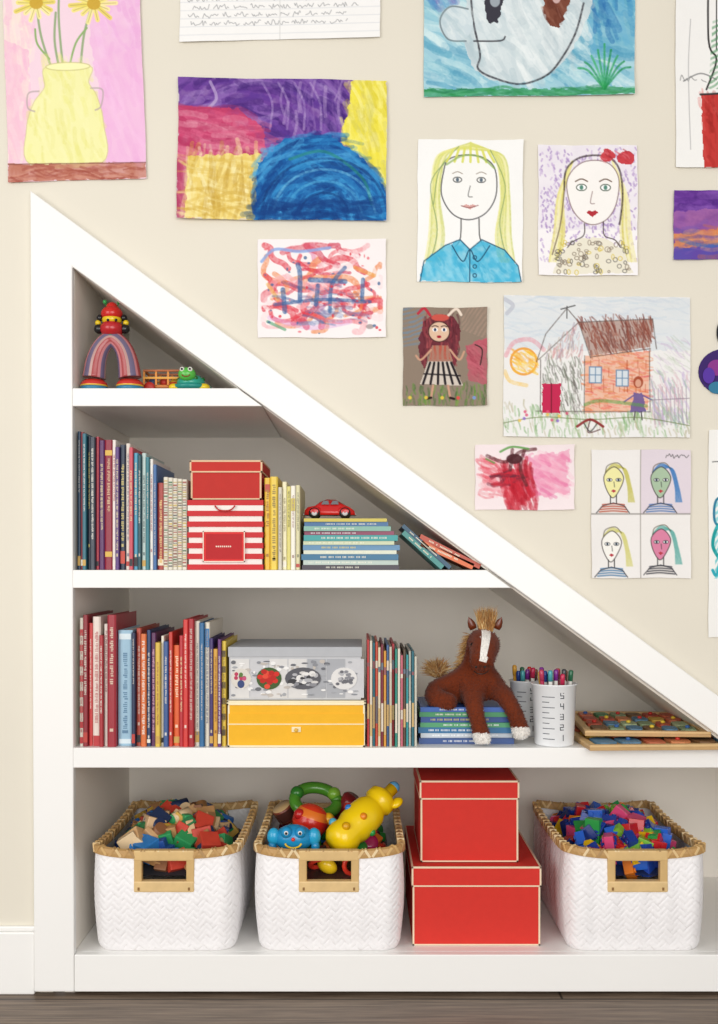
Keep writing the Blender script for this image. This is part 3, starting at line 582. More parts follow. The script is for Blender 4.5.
leaner(401.5,534,441,zz,5,'#3E8A86',.0); leaner(401.5,527,449,zz,4,'#23506A',.0)
leaner(420,546,472,zz,6,'#D86A38',.0); leaner(419,538.5,479,zz-.5,5,'#B84A32',.0)
m.build('leaning_book_group',M_cover)
# ------------------------------------------------------------ storage boxes
def gift_box(name,px0,px1,ptop,pbot_z,yf,dep,lidpx,body,lid,edge,extra=None):
    x0,x1=X(px0,yf),X(px1,yf); z0=pbot_z+.0004; z1=Z(ptop,yf); lh=lidpx*S; e=.0028
    m=MB(); m.box(x0+.002,x1-.002,yf+.002,yf+dep-.002,z0,z1-lh+.001,body,bev=.001)
    m.box(x0,x1,yf,yf+dep,z1-lh,z1,lid,bev=.0012)
    o=.0007
    def frame(a,b,y0,y1,za,zb,bot=True,top=True):
        zs=([za] if bot else [])+([zb-e] if top else [])
        for z in zs:
            t_=e+(o if z==zb-e else 0)
            m.box(a-o,b+o,y0-o,y0+e,z,z+t_,edge); m.box(a-o,b+o,y1-e,y1+o,z,z+t_,edge)
            m.box(a-o,a+e,y0,y1,z,z+t_,edge); m.box(b-e,b+o,y0,y1,z,z+t_,edge)
        for (u,v) in ((a-o,a+e),(b-e,b+o)):
            m.box(u,v,y0-o,y0+e,za,zb,edge); m.box(u,v,y1-e,y1+o,za,zb,edge)
    if edge:
        frame(x0,x1,yf,yf+dep,z1-lh,z1); frame(x0+.002,x1-.002,yf+.002,yf+dep-.002,z0,z1-lh,True,False)
    if extra: extra(m,x0,x1,z0,z1,lh,yf)
    m.build(name,M_matte); return z1
RED='#D02A1E'; CR='#E8D2B4'
zt=gift_box('red_storage_box',412,541,867,Z4,.030,.34,20,RED,RED,CR)
gift_box('red_storage_box',420,519,781,zt+.001,.060,.26,19,RED,RED,CR)
def stripes(m,x0,x1,z0,z1,lh,yf):
    n=13; H=(z1-z0)
    for k in range(n):
        if k%2==0: m.box(x0-.0003,x1+.0003,yf-.0004,yf+.2,z0+H*k/n,z0+H*(k+1)/n,'#C92F33')
    a,b=X(203,yf),X(245,yf); c0,c1=Z(562,yf),Z(531,yf)
    m.box(a,b,yf-.003,yf,c0,c1,'#D9302F',bev=.0008); m.box(a+.006,b-.006,yf-.0036,yf-.002,c0+.006,c1-.006,'#B81F24'); 
    for q in ((a,b,c1-.002,c1),(a,b,c0,c0+.002),(a,a+.002,c0,c1),(b-.002,b,c0,c1)): m.box(q[0],q[1],yf-.004,yf-.003,q[2],q[3],'#F0DCCB')
    for k in range(8): m.box(a+.026+k*.004,a+.0285+k*.004,yf-.0042,yf-.003,(c0+c1)/2-.0015,(c0+c1)/2+.0015,'#F0DCCB')
    cx=(x0+x1)/2; m.tube(cat([(cx-.02,yf-.004,z1-.012),(cx-.012,yf-.008,z1-.02),(cx,yf-.009,z1-.022),(cx+.012,yf-.008,z1-.02),(cx+.02,yf-.004,z1-.012)]),.0015,'#B82A2A')
zt=gift_box('striped_storage_box',187.5,263,500,Z2,-.004,.21,14,'#EFE8E2','#EFE8E2',None,stripes)
gift_box('red_lidded_box',190,262,460.5,zt+.001,.004,.19,12,'#BE2A22','#C22B22','#E2BE9A')
def knob(m,x0,x1,z0,z1,lh,yf):
    cx=(x0+x1)/2; m.box(cx-.009,cx+.009,yf-.0015,yf+.002,z0+.030,z0+.040,'#F2E6C0'); m.sph((cx,yf-.005,z0+.034),(.004,.004,.004),'#E8B84A')
    m.box(x0+.003,x1-.003,yf+.0008,yf+.002,z0+.004,z0+.066,'#F0B41E'); m.box(x0+.001,x1-.001,yf-.0004,yf+.002,z0+.044,z0+.0465,'#F3E0B0')
zt=gift_box('yellow_drawer_box',227,365.5,701,Z3,-.010,.25,4,'#F0B41E','#F3E7C4','#F3E7C4',knob)
def photos(m,x0,x1,z0,z1,lh,yf):
    W=x1-x0; y=yf+.0014
    def el(cx,cz,rx,rz,col,d=0,n=20): m.prism([(cx+rx*math.cos(2*math.pi*k/n),cz+rz*math.sin(2*math.pi*k/n)) for k in range(n)][::-1],y-d-.0004,y,col)
    for k in range(7):
        m.box(x0+.006+k*W/7,x0+.004+(k+1)*W/7,y-.0002,y,z0+.004,z1-lh-.004,random.choice(['#C9C9CC','#B9BBC0','#D8D6D4','#A9ABB0']))
    for k in range(110):
        a=U(x0+.01,x1-.01); b=U(z0+.008,z1-lh-.008); el(a,b,U(.002,.007),U(.001,.004),random.choice(['#8A8C92','#EDECEA','#6A6C72','#C0B8B0','#A4A6AA']),.0005+k*1e-5,10)
    cz=(z0+z1-lh)/2
    cx=X(241,yf); el(cx,cz,.020,.020,'#D8D2C8',.0018)
    for k in range(9): el(cx+U(-.012,.012),cz+U(-.001,.014),.004,.004,random.choice(['#B83A5A','#C8507A','#7A2A6A','#5A7A3A']),.0022+k*1e-5,10)
    el(cx,cz-.011,.007,.008,'#3A4A7A',.0024)
    cx=X(269,yf); el(cx,cz,.025,.022,'#3F5A2A',.0018)
    for k in range(16): a=k*.3927*2.5; r=.004+.014*(k%4)/3; el(cx+r*math.cos(a),cz+r*.9*math.sin(a),.006,.005,random.choice(['#D02A20','#E04A34','#B81F18']),.0022+k*1e-5,10)
    cx=X(303,yf); el(cx,cz,.036,.022,'#5A5A60',.0018)
    for k in range(30): el(cx+U(-.028,.028),cz+U(-.014,.014),U(.003,.009),U(.002,.006),random.choice(['#E4E2E0','#8A8A90','#CFCDCB','#3A3A3E','#B0B0B4']),.0022+k*1e-5,12)
    cx=X(344,yf); el(cx,cz,.026,.022,'#E0DEDC',.0018)
    for k in range(24): 
        a=U(0,6.28); r=U(.004,.018); el(cx+r*math.cos(a),cz+r*.85*math.sin(a),.004,.003,random.choice(['#8A8A90','#B4B4B8','#6A6A70']),.0022+k*1e-5,10)
gift_box('grey_photo_box',228,362,647,zt+.001,-.004,.23,10,'#C4C5C8','#B4B6BA',None,photos)
# ------------------------------------------------------------ baskets
def rr(s,a,b,r):
    sx=2*(a-r); sy=2*(b-r); q=math.pi*r/2; P=2*sx+2*sy+4*q; d=(s%1)*P
    segs=[('l',sx/2,(0,-b),(1,0),(0,-1)),('a',q,(a-r,-b+r),-90),('l',sy,(a,-b+r),(0,1),(1,0)),('a',q,(a-r,b-r),0),('l',sx,(a-r,b),(-1,0),(0,1)),('a',q,(-a+r,b-r),90),('l',sy,(-a,b-r),(0,-1),(-1,0)),('a',q,(-a+r,-b+r),180),('l',sx/2,(-a+r,-b),(1,0),(0,-1))]
    for g in segs:
        if d<=g[1]+1e-12:
            if g[0]=='l': return (g[2][0]+g[3][0]*d,g[2][1]+g[3][1]*d,g[4][0],g[4][1],P)
            an=math.radians(g[3]+90*d/q); return (g[2][0]+r*math.cos(an),g[2][1]+r*math.sin(an),math.cos(an),math.sin(an),P)
        d-=g[1]
    return (0,-b,0,-1,P)
BH=.196
def basket(px0,px1,dep=.41,ang=0.,yf=-.008):
    x0,x1=X(px0,yf),X(px1,yf); a=(x1-x0)/2; b=dep/2; cx=(x0+x1)/2; cy=yf+b; r=.032
    root=empty('woven_basket',(cx,cy,Z4+.0005)); root.rotation_euler=(0,0,ang)
    NU,NV=640,96; P=rr(0,a,b,r)[4]; s_=.0095; P=round(P/(4*s_*math.sqrt(2)))*4*s_*math.sqrt(2)
    vs=[];hh=[]
    def rimz(u):
        x,y,_,_,_=rr(u,a,b,r); return BH+.012*(abs(x/a)**3)*(abs(y/b)**3)
    for j in range(NV+1):
        v=j/NV; sc=.965+.035*v; bul=.006*math.sin(math.pi*v)
        if v<.08: sc-=.03*(1-v/.08)**2
        for i in range(NU):
            u=i/NU; x,y,nx,ny,_=rr(u,a*sc,b*sc,r); z=rimz(u)*v
            uu=u*P; vv=BH*v
            p=(uu+vv)/(s_*math.sqrt(2)); q=(uu-vv)/(s_*math.sqrt(2)); ip,iq=math.floor(p),math.floor(q); fp,fq=p-ip-.5,q-iq-.5
            over=((ip+iq)%4)<2
            ff=fp if over else fq
            dd=(1-abs(2*ff)**5)*.0017-(0 if over else .0004)
            wob=.0012*math.sin(23*u*6.28+1.3)*math.sin(3.1*v)
            x+=nx*(dd+bul+wob); y+=ny*(dd+bul+wob); vs.append((x,y,z)); hh.append(1-abs(2*ff)**5)
    Pm=rr(0,a,b,r)[4]; m=MB(); m.v=[tuple(q) for q in vs]
    cA=C('#F6F4F5'); cB=C('#C4BEBA')  # strip colour, and a darker gap colour with the shade between strips painted in
    for j in range(NV):
        for i in range(NU):
            u=(i+.5)/NU; du=min(u,1-u)*Pm; db=abs(u-.5)*Pm; zz=BH*(j+.5)/NV
            if min(du,db)<.046 and BH-.056<zz<BH-.012: continue
            f=[j*NU+i,j*NU+(i+1)%NU,(j+1)*NU+(i+1)%NU,(j+1)*NU+i]; h=sum(hh[q] for q in f)/4
            m.f.append(f); m.c.append(mixc(cB,cA,min(1,h*1.5))); m.s.append(True)
    m.add([vs[i] for i in range(NU)],[list(range(NU))[::-1]],'#D8D2C6')
    m.build('weave',M_basket,root)
    m=MB(); N=160; h=.017
    ring=[]
    for i in range(N):
        u=i/N; x,y,nx,ny,_=rr(u,a,b,r); z=rimz(u)
        for (o,dz) in ((.006,-h*.5),(.007,-h*.1),(.006,h*.35),(.0,h*.5),(-.006,h*.35),(-.006,-h*.5)): ring.append((x+nx*o,y+ny*o,z+dz))
    k=6; fs=[(i*k+t,((i+1)%N)*k+t,((i+1)%N)*k+(t+1)%k,i*k+(t+1)%k) for i in range(N) for t in range(k)]
    m.add(ring,fs,'#BC945C',smooth=False)
    for i in range(96):
        u=(i+.5)/96; x,y,nx,ny,_=rr(u,a,b,r); z=rimz(u); an=math.atan2(ny,nx)
        M=T(x,y,z)@RZ(an)@RX(.6 if i%2 else -.6)
        m.box(-.0072,.0078,-.0026,.0026,-h*.5,h*.56,random.choice(['#E0C08A','#C09860','#D2AC70','#B08C5C','#E8D0A4']),M,bev=.0008)
    for sg in (-1,1):
        y0=sg*(b*.985); ya,yb=min(y0-.006,y0+.006),max(y0-.006,y0+.006)
        lo=BH-.074
        if sg<0: ya-=.004
        else: yb+=.002
        m.box(-.060,-.044,ya,yb,lo,BH,'#CFAC72',bev=.003); m.box(.044,.060,ya,yb,lo,BH,'#CFAC72',bev=.003)
        m.box(-.060,.060,ya-.001,yb+.001,lo,lo+.022,'#DDBD86',bev=.003); m.box(-.060,.060,ya-.001,yb+.001,BH-.012,BH+.009,'#D8B67C',bev=.003)
        m.box(-.052,-.048,ya-.002,yb+.002,lo+.004,lo+.01,'#8A6434'); m.box(.048,.052,ya-.002,yb+.002,lo+.004,lo+.01,'#8A6434')
    m.build('bamboo_rim',M_wood,root)
    return cx,cy,a,b,ang
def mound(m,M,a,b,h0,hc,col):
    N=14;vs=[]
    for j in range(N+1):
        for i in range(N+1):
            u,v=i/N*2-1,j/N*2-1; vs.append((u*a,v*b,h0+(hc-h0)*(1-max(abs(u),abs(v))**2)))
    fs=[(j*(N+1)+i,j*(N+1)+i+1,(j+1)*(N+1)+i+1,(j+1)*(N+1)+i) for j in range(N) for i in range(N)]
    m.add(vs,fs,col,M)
def rotm(): return Euler((U(0,6.3),U(0,6.3),U(0,6.3))).to_matrix().to_4x4()
BK=[basket(93,236),basket(256,402),basket(568,706)]
def pile_base(i): cx,cy,a,b,an=BK[i]; return T(cx,cy,Z4+.0005)@RZ(an),a-.022,b-.025
# basket 1: wooden blocks
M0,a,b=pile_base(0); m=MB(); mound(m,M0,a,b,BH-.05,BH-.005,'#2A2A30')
wc=['#C9A070','#B98A58','#D8B488','#1F4F9A','#2466B0','#2F7A4A','#C9A03A','#C8412E','#1A2E58','#A87848','#2A7AC0','#E0C49A','#172A4E','#1F3A7A','#2F9A5A','#8A5A38']
for k in range(210):
    x,y=U(-1,1),U(-1,1); hh=BH-.033+.052*(1-max(abs(x),abs(y))**2.5)+U(-.008,.016); s=[U(.024,.04),U(.02,.036),U(.012,.022)]
    if k%4==0: s=[.04,.04,.04]
    if k%5==0: s=[.055,.018,.012]
    Mx=M0@T(x*a*.86,y*b*.9,hh)@rotm(); m.box(-s[0]/2,s[0]/2,-s[1]/2,s[1]/2,-s[2]/2,s[2]/2,random.choice(wc),Mx,bev=.002)
    if k%9==0: m.lathe([(.013,-.02),(.013,.02)],random.choice(wc),M0@T(x*a*.8,y*b*.8,hh+.008)@rotm(),16)
m.build('wooden_block_pile',M_wood)
# basket 3: bricks with studs
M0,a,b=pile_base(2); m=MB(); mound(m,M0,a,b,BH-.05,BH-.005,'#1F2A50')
lc=['#1F46A8','#C8242A','#E8BE1E','#2E9A48','#1A3A90','#7AB83A','#D84A7A','#2A62C8','#E07A22','#163078','#C01F26','#1F8A4A']
for k in range(230):
    x,y=U(-1,1),U(-1,1); hh=BH-.033+.048*(1-max(abs(x),abs(y))**2.5)+U(-.008,.012)
    w,d,h=random.choice([(.032,.032,.019),(.032,.032,.019),(.064,.032,.019),(.032,.032,.03)]); col=random.choice(lc)
    Mx=M0@T(x*a*.86,y*b*.9,hh)@rotm(); m.box(-w/2,w/2,-d/2,d/2,-h/2,h/2,col,Mx,bev=.0008)
    for i in range(int(w/.016+.1)):
        for j in range(int(d/.016+.1)): m.lathe([(.005,h/2),(.005,h/2+.0035)],col,Mx@T(-w/2+.008+.016*i,-d/2+.008+.016*j,0),10)
m.build('plastic_brick_pile',M_gloss)
# basket 2: plastic toys
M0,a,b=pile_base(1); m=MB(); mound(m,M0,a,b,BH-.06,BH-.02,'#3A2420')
tc=['#D83A28','#2E8A3A','#1F7ABF','#E8C21E','#7A1F2A','#E07A2A','#3A2A2A','#B82A60']
for k in range(80):
    x,y=U(-1,1),U(-1,1); hh=BH-.035+.03*(1-max(abs(x),abs(y))**2); Mx=M0@T(x*a*.86,y*b*.9,hh)@rotm(); q=k%4; col=random.choice(tc)
    if q==0: m.sph((0,0,0),(.022,.018,.014),col,Mx)
    elif q==1: m.box(-.02,.02,-.014,.014,-.01,.01,col,Mx,bev=.004)
    elif q==2: m.lathe([(.008,-.02),(.018,-.018),(.02,.012),(.012,.02)],col,Mx,16)
    else: m.tube([(.018*math.cos(t*math.pi/8),.018*math.sin(t*math.pi/8),0) for t in range(17)],.005,col,Mx)
m.build('plastic_toy_pile',M_gloss)
def WP(px,py,y): return Vector((X(px,y),y,Z(py,y)))
p0=WP(338,842,.05); p1=WP(391,790,.14); ax=(p1-p0).normalized()
M=T(*p0)@ax.to_track_quat('Z','Y').to_matrix().to_4x4()@Matrix.Scale(1.1,4)
m=MB(); Yl='#F0CC10'
m.lathe([(.0,-.012),(.022,-.01),(.031,.0),(.034,.015),(.030,.03),(.034,.042),(.035,.07),(.033,.09),(.027,.1),(.025,.106),(.030,.112),(.030,.128),(.018,.138),(.012,.142),(.012,.158),(0,.16)],Yl,M,28)
for k in range(5): 
    an=k*1.256; m.sph((.033*math.cos(an),.033*math.sin(an),.058),(.007,.007,.007),['#C8322A','#2A7AC8','#E88A1E','#2E9A48','#B02A70'][k],M)
for sx in (-1,1): m.sph((sx*.026,-.012,.135),(.012,.008,.014),Yl,M)
m.sph((0,0,.16),.012,'#5AA8D8',M); m.sph((.02,.026,.02),.008,'#4AA8C8',M); m.sph((-.02,.026,.02),.008,'#D8A008',M)
m.build('yellow_toy_rattle',M_gloss)
c0=WP(294,838,.050); m=MB(); Bl='#1E8FC4'
m.sph(c0,(.040,.026,.028),Bl)
for sx in (-1,1):
    m.sph(c0+Vector((sx*.014,-.018,.016)),.012,Bl); m.sph(c0+Vector((sx*.014,-.0265,.017)),.005,'#F4F4F0'); m.sph(c0+Vector((sx*.014,-.0305,.017)),.0028,'#101418')
    m.sph(c0+Vector((sx*.041,-.004,.004)),(.014,.012,.018),'#2BA5D2'); m.sph(c0+Vector((sx*.044,-.006,-.016)),(.009,.009,.012),Bl)
m.tube([c0+Vector((.016*math.cos(t),-.0265-.002*abs(math.sin(t)),-.004+.009*math.sin(t))) for t in [math.pi+math.pi*k/10 for k in range(11)]],.002,'#E8C21E')
m.sph(c0+Vector((0,-.027,.004)),.004,'#E03A2A'); m.build('blue_toy_crab',M_gloss)
c0=WP(316,801,.2); m=MB(); Mx=T(*c0)@RX(.8)@RY(.15)
m.tube([(.047*math.cos(t*math.pi/16),.034*math.sin(t*math.pi/16),0) for t in range(33)],.013,'#4A8A2A',Mx,12)
for k in range(3): m.sph((.047*math.cos(k*2.1+.6),.034*math.sin(k*2.1+.6),.004),.015,['#7AB03A','#2F7A2A','#8AC83A'][k],Mx)
m.build('green_teething_ring',M_gloss)
c0=WP(311,819,.13); m=MB(); Mx=T(*c0)@RZ(.3)@RY(.35)@Matrix.Scale(1.15,4)
m.lathe([(0,-.025),(.028,-.024),(.033,-.01),(.034,.004),(.026,.018),(.014,.026),(0,.028)],'#D8421E',Mx,24,cols=['#E2662A','#D83A20','#C8281E','#E2762A','#D83A20','#D83A20'])
m.sph((.028,-.01,.01),.012,'#E8B01E',Mx); m.sph((-.028,-.012,.004),.01,'#B82020',Mx); m.build('red_toy_rattle',M_gloss)
c0=WP(348,806,.21); m=MB(); Mx=T(*c0)@RY(.6)@RX(.3); m.lathe([(0,-.03),(.022,-.03),(.024,.02),(.02,.024),(0,.024)],'#7A1F24',Mx,20); m.sph((.0,-.02,.01),.012,'#C8322A',Mx); m.build('maroon_toy_cup',M_gloss)
c0=WP(285,812,.22); m=MB(); Mx=T(*c0)@RY(-.5)@RX(.3); m.lathe([(0,-.016),(.022,-.016),(.024,-.012),(.024,.012),(.022,.016),(0,.016)],'#3A2A2A',Mx,20,cols=['#C8A878','#7A3A2A','#4A2A24','#7A3A2A','#C8A878']); m.build('brown_toy_drum',M_gloss)
# ------------------------------------------------------------ top shelf toys
y=.03; m=MB()
pts=cat([(94,378),(96,362),(100,350),(106,342),(112,339),(118,342),(124,350),(128,362),(130,378)],n=5)
w=[WP(p[0],p[1],y) for p in pts]; nn_=len(w)-1
m.tube(w,[.0235-.007*math.sin(math.pi*i/nn_) for i in range(len(w))],None,None,24,long=True,cols=['#A8484A','#A8484A','#C88084','#6E6480','#6E6480','#B8908A'])
for fx in (94,130):
    q=WP(fx,388,y); q.z=Z1
    m.lathe([(.024,.0005),(.028,.004),(.028,.010)],'#2E7A9A',T(*q),20); m.lathe([(.027,.010),(.028,.013),(.026,.018),(.020,.024)],'#C83228',T(*q),20,cols=['#E2B83A','#C83228','#C83228'])
def bead(px,py,rpx,col,sq=1.): m.sph(WP(px,py,y),(rpx*S,rpx*S,rpx*S*sq),col)
bead(112,337,8,'#2F8A6A',.6); bead(112,329,12,'#B8242A',.75); bead(112,320,10,'#E2C21E',.6); 
bead(112,314,11,'#C8241E',.75); bead(112,308,6,'#C8241E',1)
for sx in (-1,1):
    bead(112+sx*13,329,5,'#17171A'); bead(112+sx*12,318,3.5,'#17171A'); bead(112+sx*14,323,3,'#E2C21E')
    m.tube([WP(112+sx*4,309,y),WP(112+sx*7,303,y)],.0012,'#2F7A3A'); bead(112+sx*7,302,2.2,'#2F9A4A')
m.sph(WP(108,320,y-.018),.003,'#111111'); m.sph(WP(116,320,y-.018),.003,'#111111')
m.build('wooden_bead_figure',M_gloss)
y=.05; m=MB(); x0,x1=X(143,y),X(181,y); z=Z1+.0005
m.box(x0,x1,y,y+.05,z+.012,z+.018,'#C8762A',bev=.001)
for yy in (y,y+.046):
    for k in range(4): xx=x0+(x1-x0-.004)*k/3; m.box(xx,xx+.004,yy,yy+.004,z+.016,z+.048,'#D88A2E')
    for zz in (.030,.045): m.box(x0,x1,yy-.001,yy+.005,z+zz,z+zz+.004,'#E2A23A' if zz<.04 else '#A85A22')
for xx in (x0,x1-.004):
    for zz in (.030,.045): m.box(xx,xx+.004,y,y+.05,z+zz,z+zz+.004,'#C8762A')
for xx in (x0+.014,x1-.014):
    for yy in (y-.006,y+.05): m.lathe([(.003,0),(.0115,0),(.0115,.006),(.003,.006)],'#B82E22',T(xx,yy+.006,z+.0115)@RX(math.pi/2),18); 
for k in range(3): m.sph((x0+.016+k*.023,y+.025,z+.027),.009,['#3A5A8A','#C83A2A','#E2B83A'][k])
m.build('wooden_toy_wagon',M_wood)
y=.045; q=WP(191,388,y); q.z=Z1+.0005; m=MB(); Mx=T(*q)
m.lathe([(.0,.004),(.034,.004),(.043,.008),(.042,.013),(.03,.016)],'#1F8A80',Mx,28); m.lathe([(.030,.014),(.028,.024),(.02,.034),(.0,.040)],'#2FA08A',Mx,28)
m.sph((-.004,-.026,.034),(.018,.015,.014),'#58B848',Mx)
for sx in (-1,1): m.sph((-.004+sx*.008,-.036,.042),.005,'#F2F2EA',Mx); m.sph((-.004+sx*.008,-.0402,.042),.0024,'#101010',Mx); m.sph((sx*.03,-.022,.008),(.012,.012,.008),'#E2C21E',Mx); m.sph((sx*.03,.022,.008),(.012,.012,.008),'#E2C21E',Mx)
for k in range(6): m.sph((.024*math.cos(k*1.05),.024*math.sin(k*1.05),.027),.005,'#1F6A2A',Mx)
m.tube([Vector((-.004+.008*math.cos(t),-.0405,.031+.004*math.sin(t))) for t in [math.pi+math.pi*k/8 for k in range(9)]],.001,'#8A1F1F',Mx)
m.build('toy_turtle',M_gloss)
# ------------------------------------------------------------ red toy car
y=.05; m=MB(); cx=X(330,y); Mx=T(cx,y,ztA+.0004); Rd='#C41C1C'
prof=[(-.052,.008),(-.05,.018),(-.044,.024),(-.030,.027),(-.020,.036),(-.006,.041),(.012,.040),(.026,.032),(.040,.024),(.050,.016),(.052,.008)]
n=len(prof); sl=[(-.024,.86),(-.021,1),(-.012,1.0),(.0,1.0),(.012,1.0),(.021,1),(.024,.86)]
vs=[];
for (yy,sc) in sl:
    for (px_,pz) in prof:
        s2=sc*(1-.18*max(0,(pz-.024)/.017)*(abs(yy)/.024)); vs.append((px_*(sc if pz<.03 else s2),yy*(1-.28*max(0,(pz-.022)/.019)),.008+(pz-.008)*s2))
fs=[(j*n+i,j*n+i+1,(j+1)*n+i+1,(j+1)*n+i) for j in range(len(sl)-1) for i in range(n-1)]+[list(range(n))[::-1],[(len(sl)-1)*n+i for i in range(n)]]+[(j*n+n-1,j*n,(j+1)*n,(j+1)*n+n-1) for j in range(len(sl)-1)]
m.add(vs,fs,Rd,Mx,True)
for xx in (-.031,.031):
    for yy in (-.026,.02): 
        m.lathe([(.004,0),(.0105,0),(.0115,.001),(.0115,.006),(.004,.006)],'#17171A',Mx@T(xx,yy+.006,.0115)@RX(math.pi/2),20); m.lathe([(0,.0),(.006,.0),(.005,.0012),(0,.0012)],'#C8C8CC',Mx@T(xx,yy+.0005 if yy<0 else yy+.006,.0115)@RX(math.pi/2),14)
    m.sph((xx,-.021,.015),(.0155,.006,.0105),Rd,Mx)
for (a0,b0) in ((-.017,-.001),(.002,.018)): m.prism([(a0,.029),(b0,.029),(b0-.002,.0365),(a0+.004,.0365)],-.0235,-.0195,'#1E2630',Mx)
m.sph((-.048,-.014,.017),.004,'#F0E8C8',Mx); m.box(-.054,.054,-.018,.018,.008,.011,'#B8B8BC',Mx,bev=.001)
m.build('red_toy_car',M_gloss)
# ------------------------------------------------------------ pen cups
def cup(name,px,y,rb,rt,ptop,pz,npen):
    root=empty(name,(X(px,y),y,pz+.0004)); H=Z(ptop,y)-pz
    m=MB(); m.lathe([(rb*.96,0),(rb,.003),(rt,H-.004),(rt+.0025,H-.002),(rt+.0025,H),(rt-.001,H),(rb-.002,.006),(0,.006)],'#EEF0F2',None,40)
    for k in range(9):
        z=H*(.12+.085*k); r=rb+(rt-rb)*z/H+.0004; w=.35 if k%2 else .6
        for j in range(6):
            a0=-math.pi/2-.75+w*j/6; a1=-math.pi/2-.75+w*(j+1)/6
            m.add([(r*math.cos(a0),r*math.sin(a0),z),(r*math.cos(a1),r*math.sin(a1),z),(r*math.cos(a1),r*math.sin(a1),z+.0014),(r*math.cos(a0),r*math.sin(a0),z+.0014)],[(0,1,2,3)],'#4A5058')
    seg={'1':'bc','2':'abged','3':'abgcd','4':'fgbc','5':'afgcd'}
    for i,dg in enumerate('12345'):
        z=H*(.10+.17*i); r=rb+(rt-rb)*z/H+.0006; a0=-math.pi/2+.1; w,h=.008,.012
        def st(u0,u1,v0,v1):
            q=[(a0+u0/r,z+v0),(a0+u1/r,z+v0),(a0+u1/r,z+v1),(a0+u0/r,z+v1)]; m.add([(r*math.cos(a),r*math.sin(a),b_) for a,b_ in q],[(0,1,2,3)],'#3A4048')
        g={'a':(0,w,h-.0016,h),'b':(w-.0016,w,h/2,h),'c':(w-.0016,w,0,h/2),'d':(0,w,0,.0016),'e':(0,.0016,0,h/2),'f':(0,.0016,h/2,h),'g':(0,w,h/2-.0008,h/2+.0008)}
        for ch in seg[dg]: st(*g[ch])
    m.build('cup_body',M_gloss,root)
    m=MB(); pc=['#B83A5A','#2A6A4A','#7A2A8A','#C8322A','#2A4A9A','#3A3A40','#E07AA0','#4AA0A8','#8A4A2A','#D8A03A','#C02A50','#2F7A8A']
    for k in range(npen):
        a=k*2.4; rr_=rt*.72*math.sqrt((k+.5)/npen); x_,y_=rr_*math.cos(a),rr_*math.sin(a)
        M=T(x_*.75,y_*.75,.009)@RY(x_*2.6)@RX(-y_*2.6); hh=H+U(.002,.024); cc=pc[k%12]
        m.lathe([(.0042,0),(.0042,hh-.022)],'#E9E6DF' if k%3 else cc,M,10,True); m.lathe([(.005,hh-.022),(.005,hh-.003),(.003,hh)],cc,M,10)
    m.build('markers',M_gloss,root)
cup('marker_cup',554,.026,.0395,.0445,683,Z3,15)
cup('marker_cup',526,.14,.030,.034,680,Z3,11)
# ------------------------------------------------------------ wooden puzzles
def puzzle(px0,px1,yf,dep,z,ang,seed):
    random.seed(seed); x0,x1=X(px0,yf),X(px1,yf); cx=(x0+x1)/2; W=(x1-x0)/2; Dp=dep/2
    m=MB(); Mx=T(cx,yf+Dp,z)@RZ(ang); m.box(-W,W,-Dp,Dp,0,.006,'#C09A66',Mx,bev=.001)
    m.box(-W,W,-Dp,-Dp+.014,.006,.011,'#D6B27C',Mx,bev=.001);m.box(-W,W,Dp-.014,Dp,.006,.011,'#D6B27C',Mx,bev=.001);m.box(-W,-W+.014,-Dp+.014,Dp-.014,.006,.011,'#D6B27C',Mx,bev=.001);m.box(W-.014,W,-Dp+.014,Dp-.014,.006,.011,'#D6B27C',Mx,bev=.001)
    pal=['#4A8A5A','#C86A4A','#8AA07A','#D8B04A','#5A88A8','#B8503A','#A8B890','#7A5A3A','#D88A5A']
    nx,ny=6,4
    for i in range(nx):
        for j in range(ny):
            ux=-W+.017+(2*W-.034)*(i+.5)/nx; uy=-Dp+.017+(2*Dp-.034)*(j+.5)/ny; rw=(W-.017)/nx*.93; rd=(Dp-.017)/ny*.93; n=12
            m.prismz([(ux+rw*U(.75,1.0)*(abs(math.cos(t))**.5)*math.copysign(1,math.cos(t)),uy+rd*U(.75,1.)*(abs(math.sin(t))**.5)*math.copysign(1,math.sin(t))) for t in [2*math.pi*k/n+.01 for k in range(n)]],.006,.0115,random.choice(pal),Mx)
            if (i+j)%2: m.sph((ux,uy,.0135),(.005,.005,.0035),random.choice(['#C8322A','#E2C23A','#2A5A9A']),Mx,10,6)
    m.build('wooden_peg_puzzle',M_wood)
puzzle(585,757,-.048,.36,Z3+.0004,.045,3); puzzle(591,715,.005,.29,Z3+.0182,-.07,5)
random.seed(11)
# ------------------------------------------------------------ plush horse
N=[ # px,py,y,r(px), parent
 (449,684,.115,21,-1),(464,684,.10,19,0),(478,680,.085,18,1),(478,667,.078,17,2),(480,653,.070,16,3),(484,640,.056,18.5,4),
 (484,648,.026,16,5),(482,659,.000,13,6),(481,667,-.018,12,7),
 (473,694,.050,11,2),(474,706,.016,9,9),(478,722,.004,8,10),(482,735,.001,8.4,11),(483,745,.000,10,12),
 (496,688,.058,10.5,2),(506,697,.025,9,14),(514,711,.008,8,15),(520,727,.003,8.4,16),(523,739,.002,9.8,17),
 (438,690,.080,16,0),(434,698,.050,12,19),(444,701,.030,9.5,20),(457,702,.020,8.5,21),
 (452,695,.15,12,0),(470,702,.165,8,23)]
me=bpy.data.meshes.new('h'); me.from_pydata([WP(a,b_,c_) for a,b_,c_,_,_ in N],[(i,n[4]) for i,n in enumerate(N) if n[4]>=0],[])
ho=bpy.data.objects.new('h',me); COL.objects.link(ho)
sk=ho.modifiers.new('s','SKIN'); sd=ho.modifiers.new('d','SUBSURF'); sd.levels=3; sd.render_levels=3
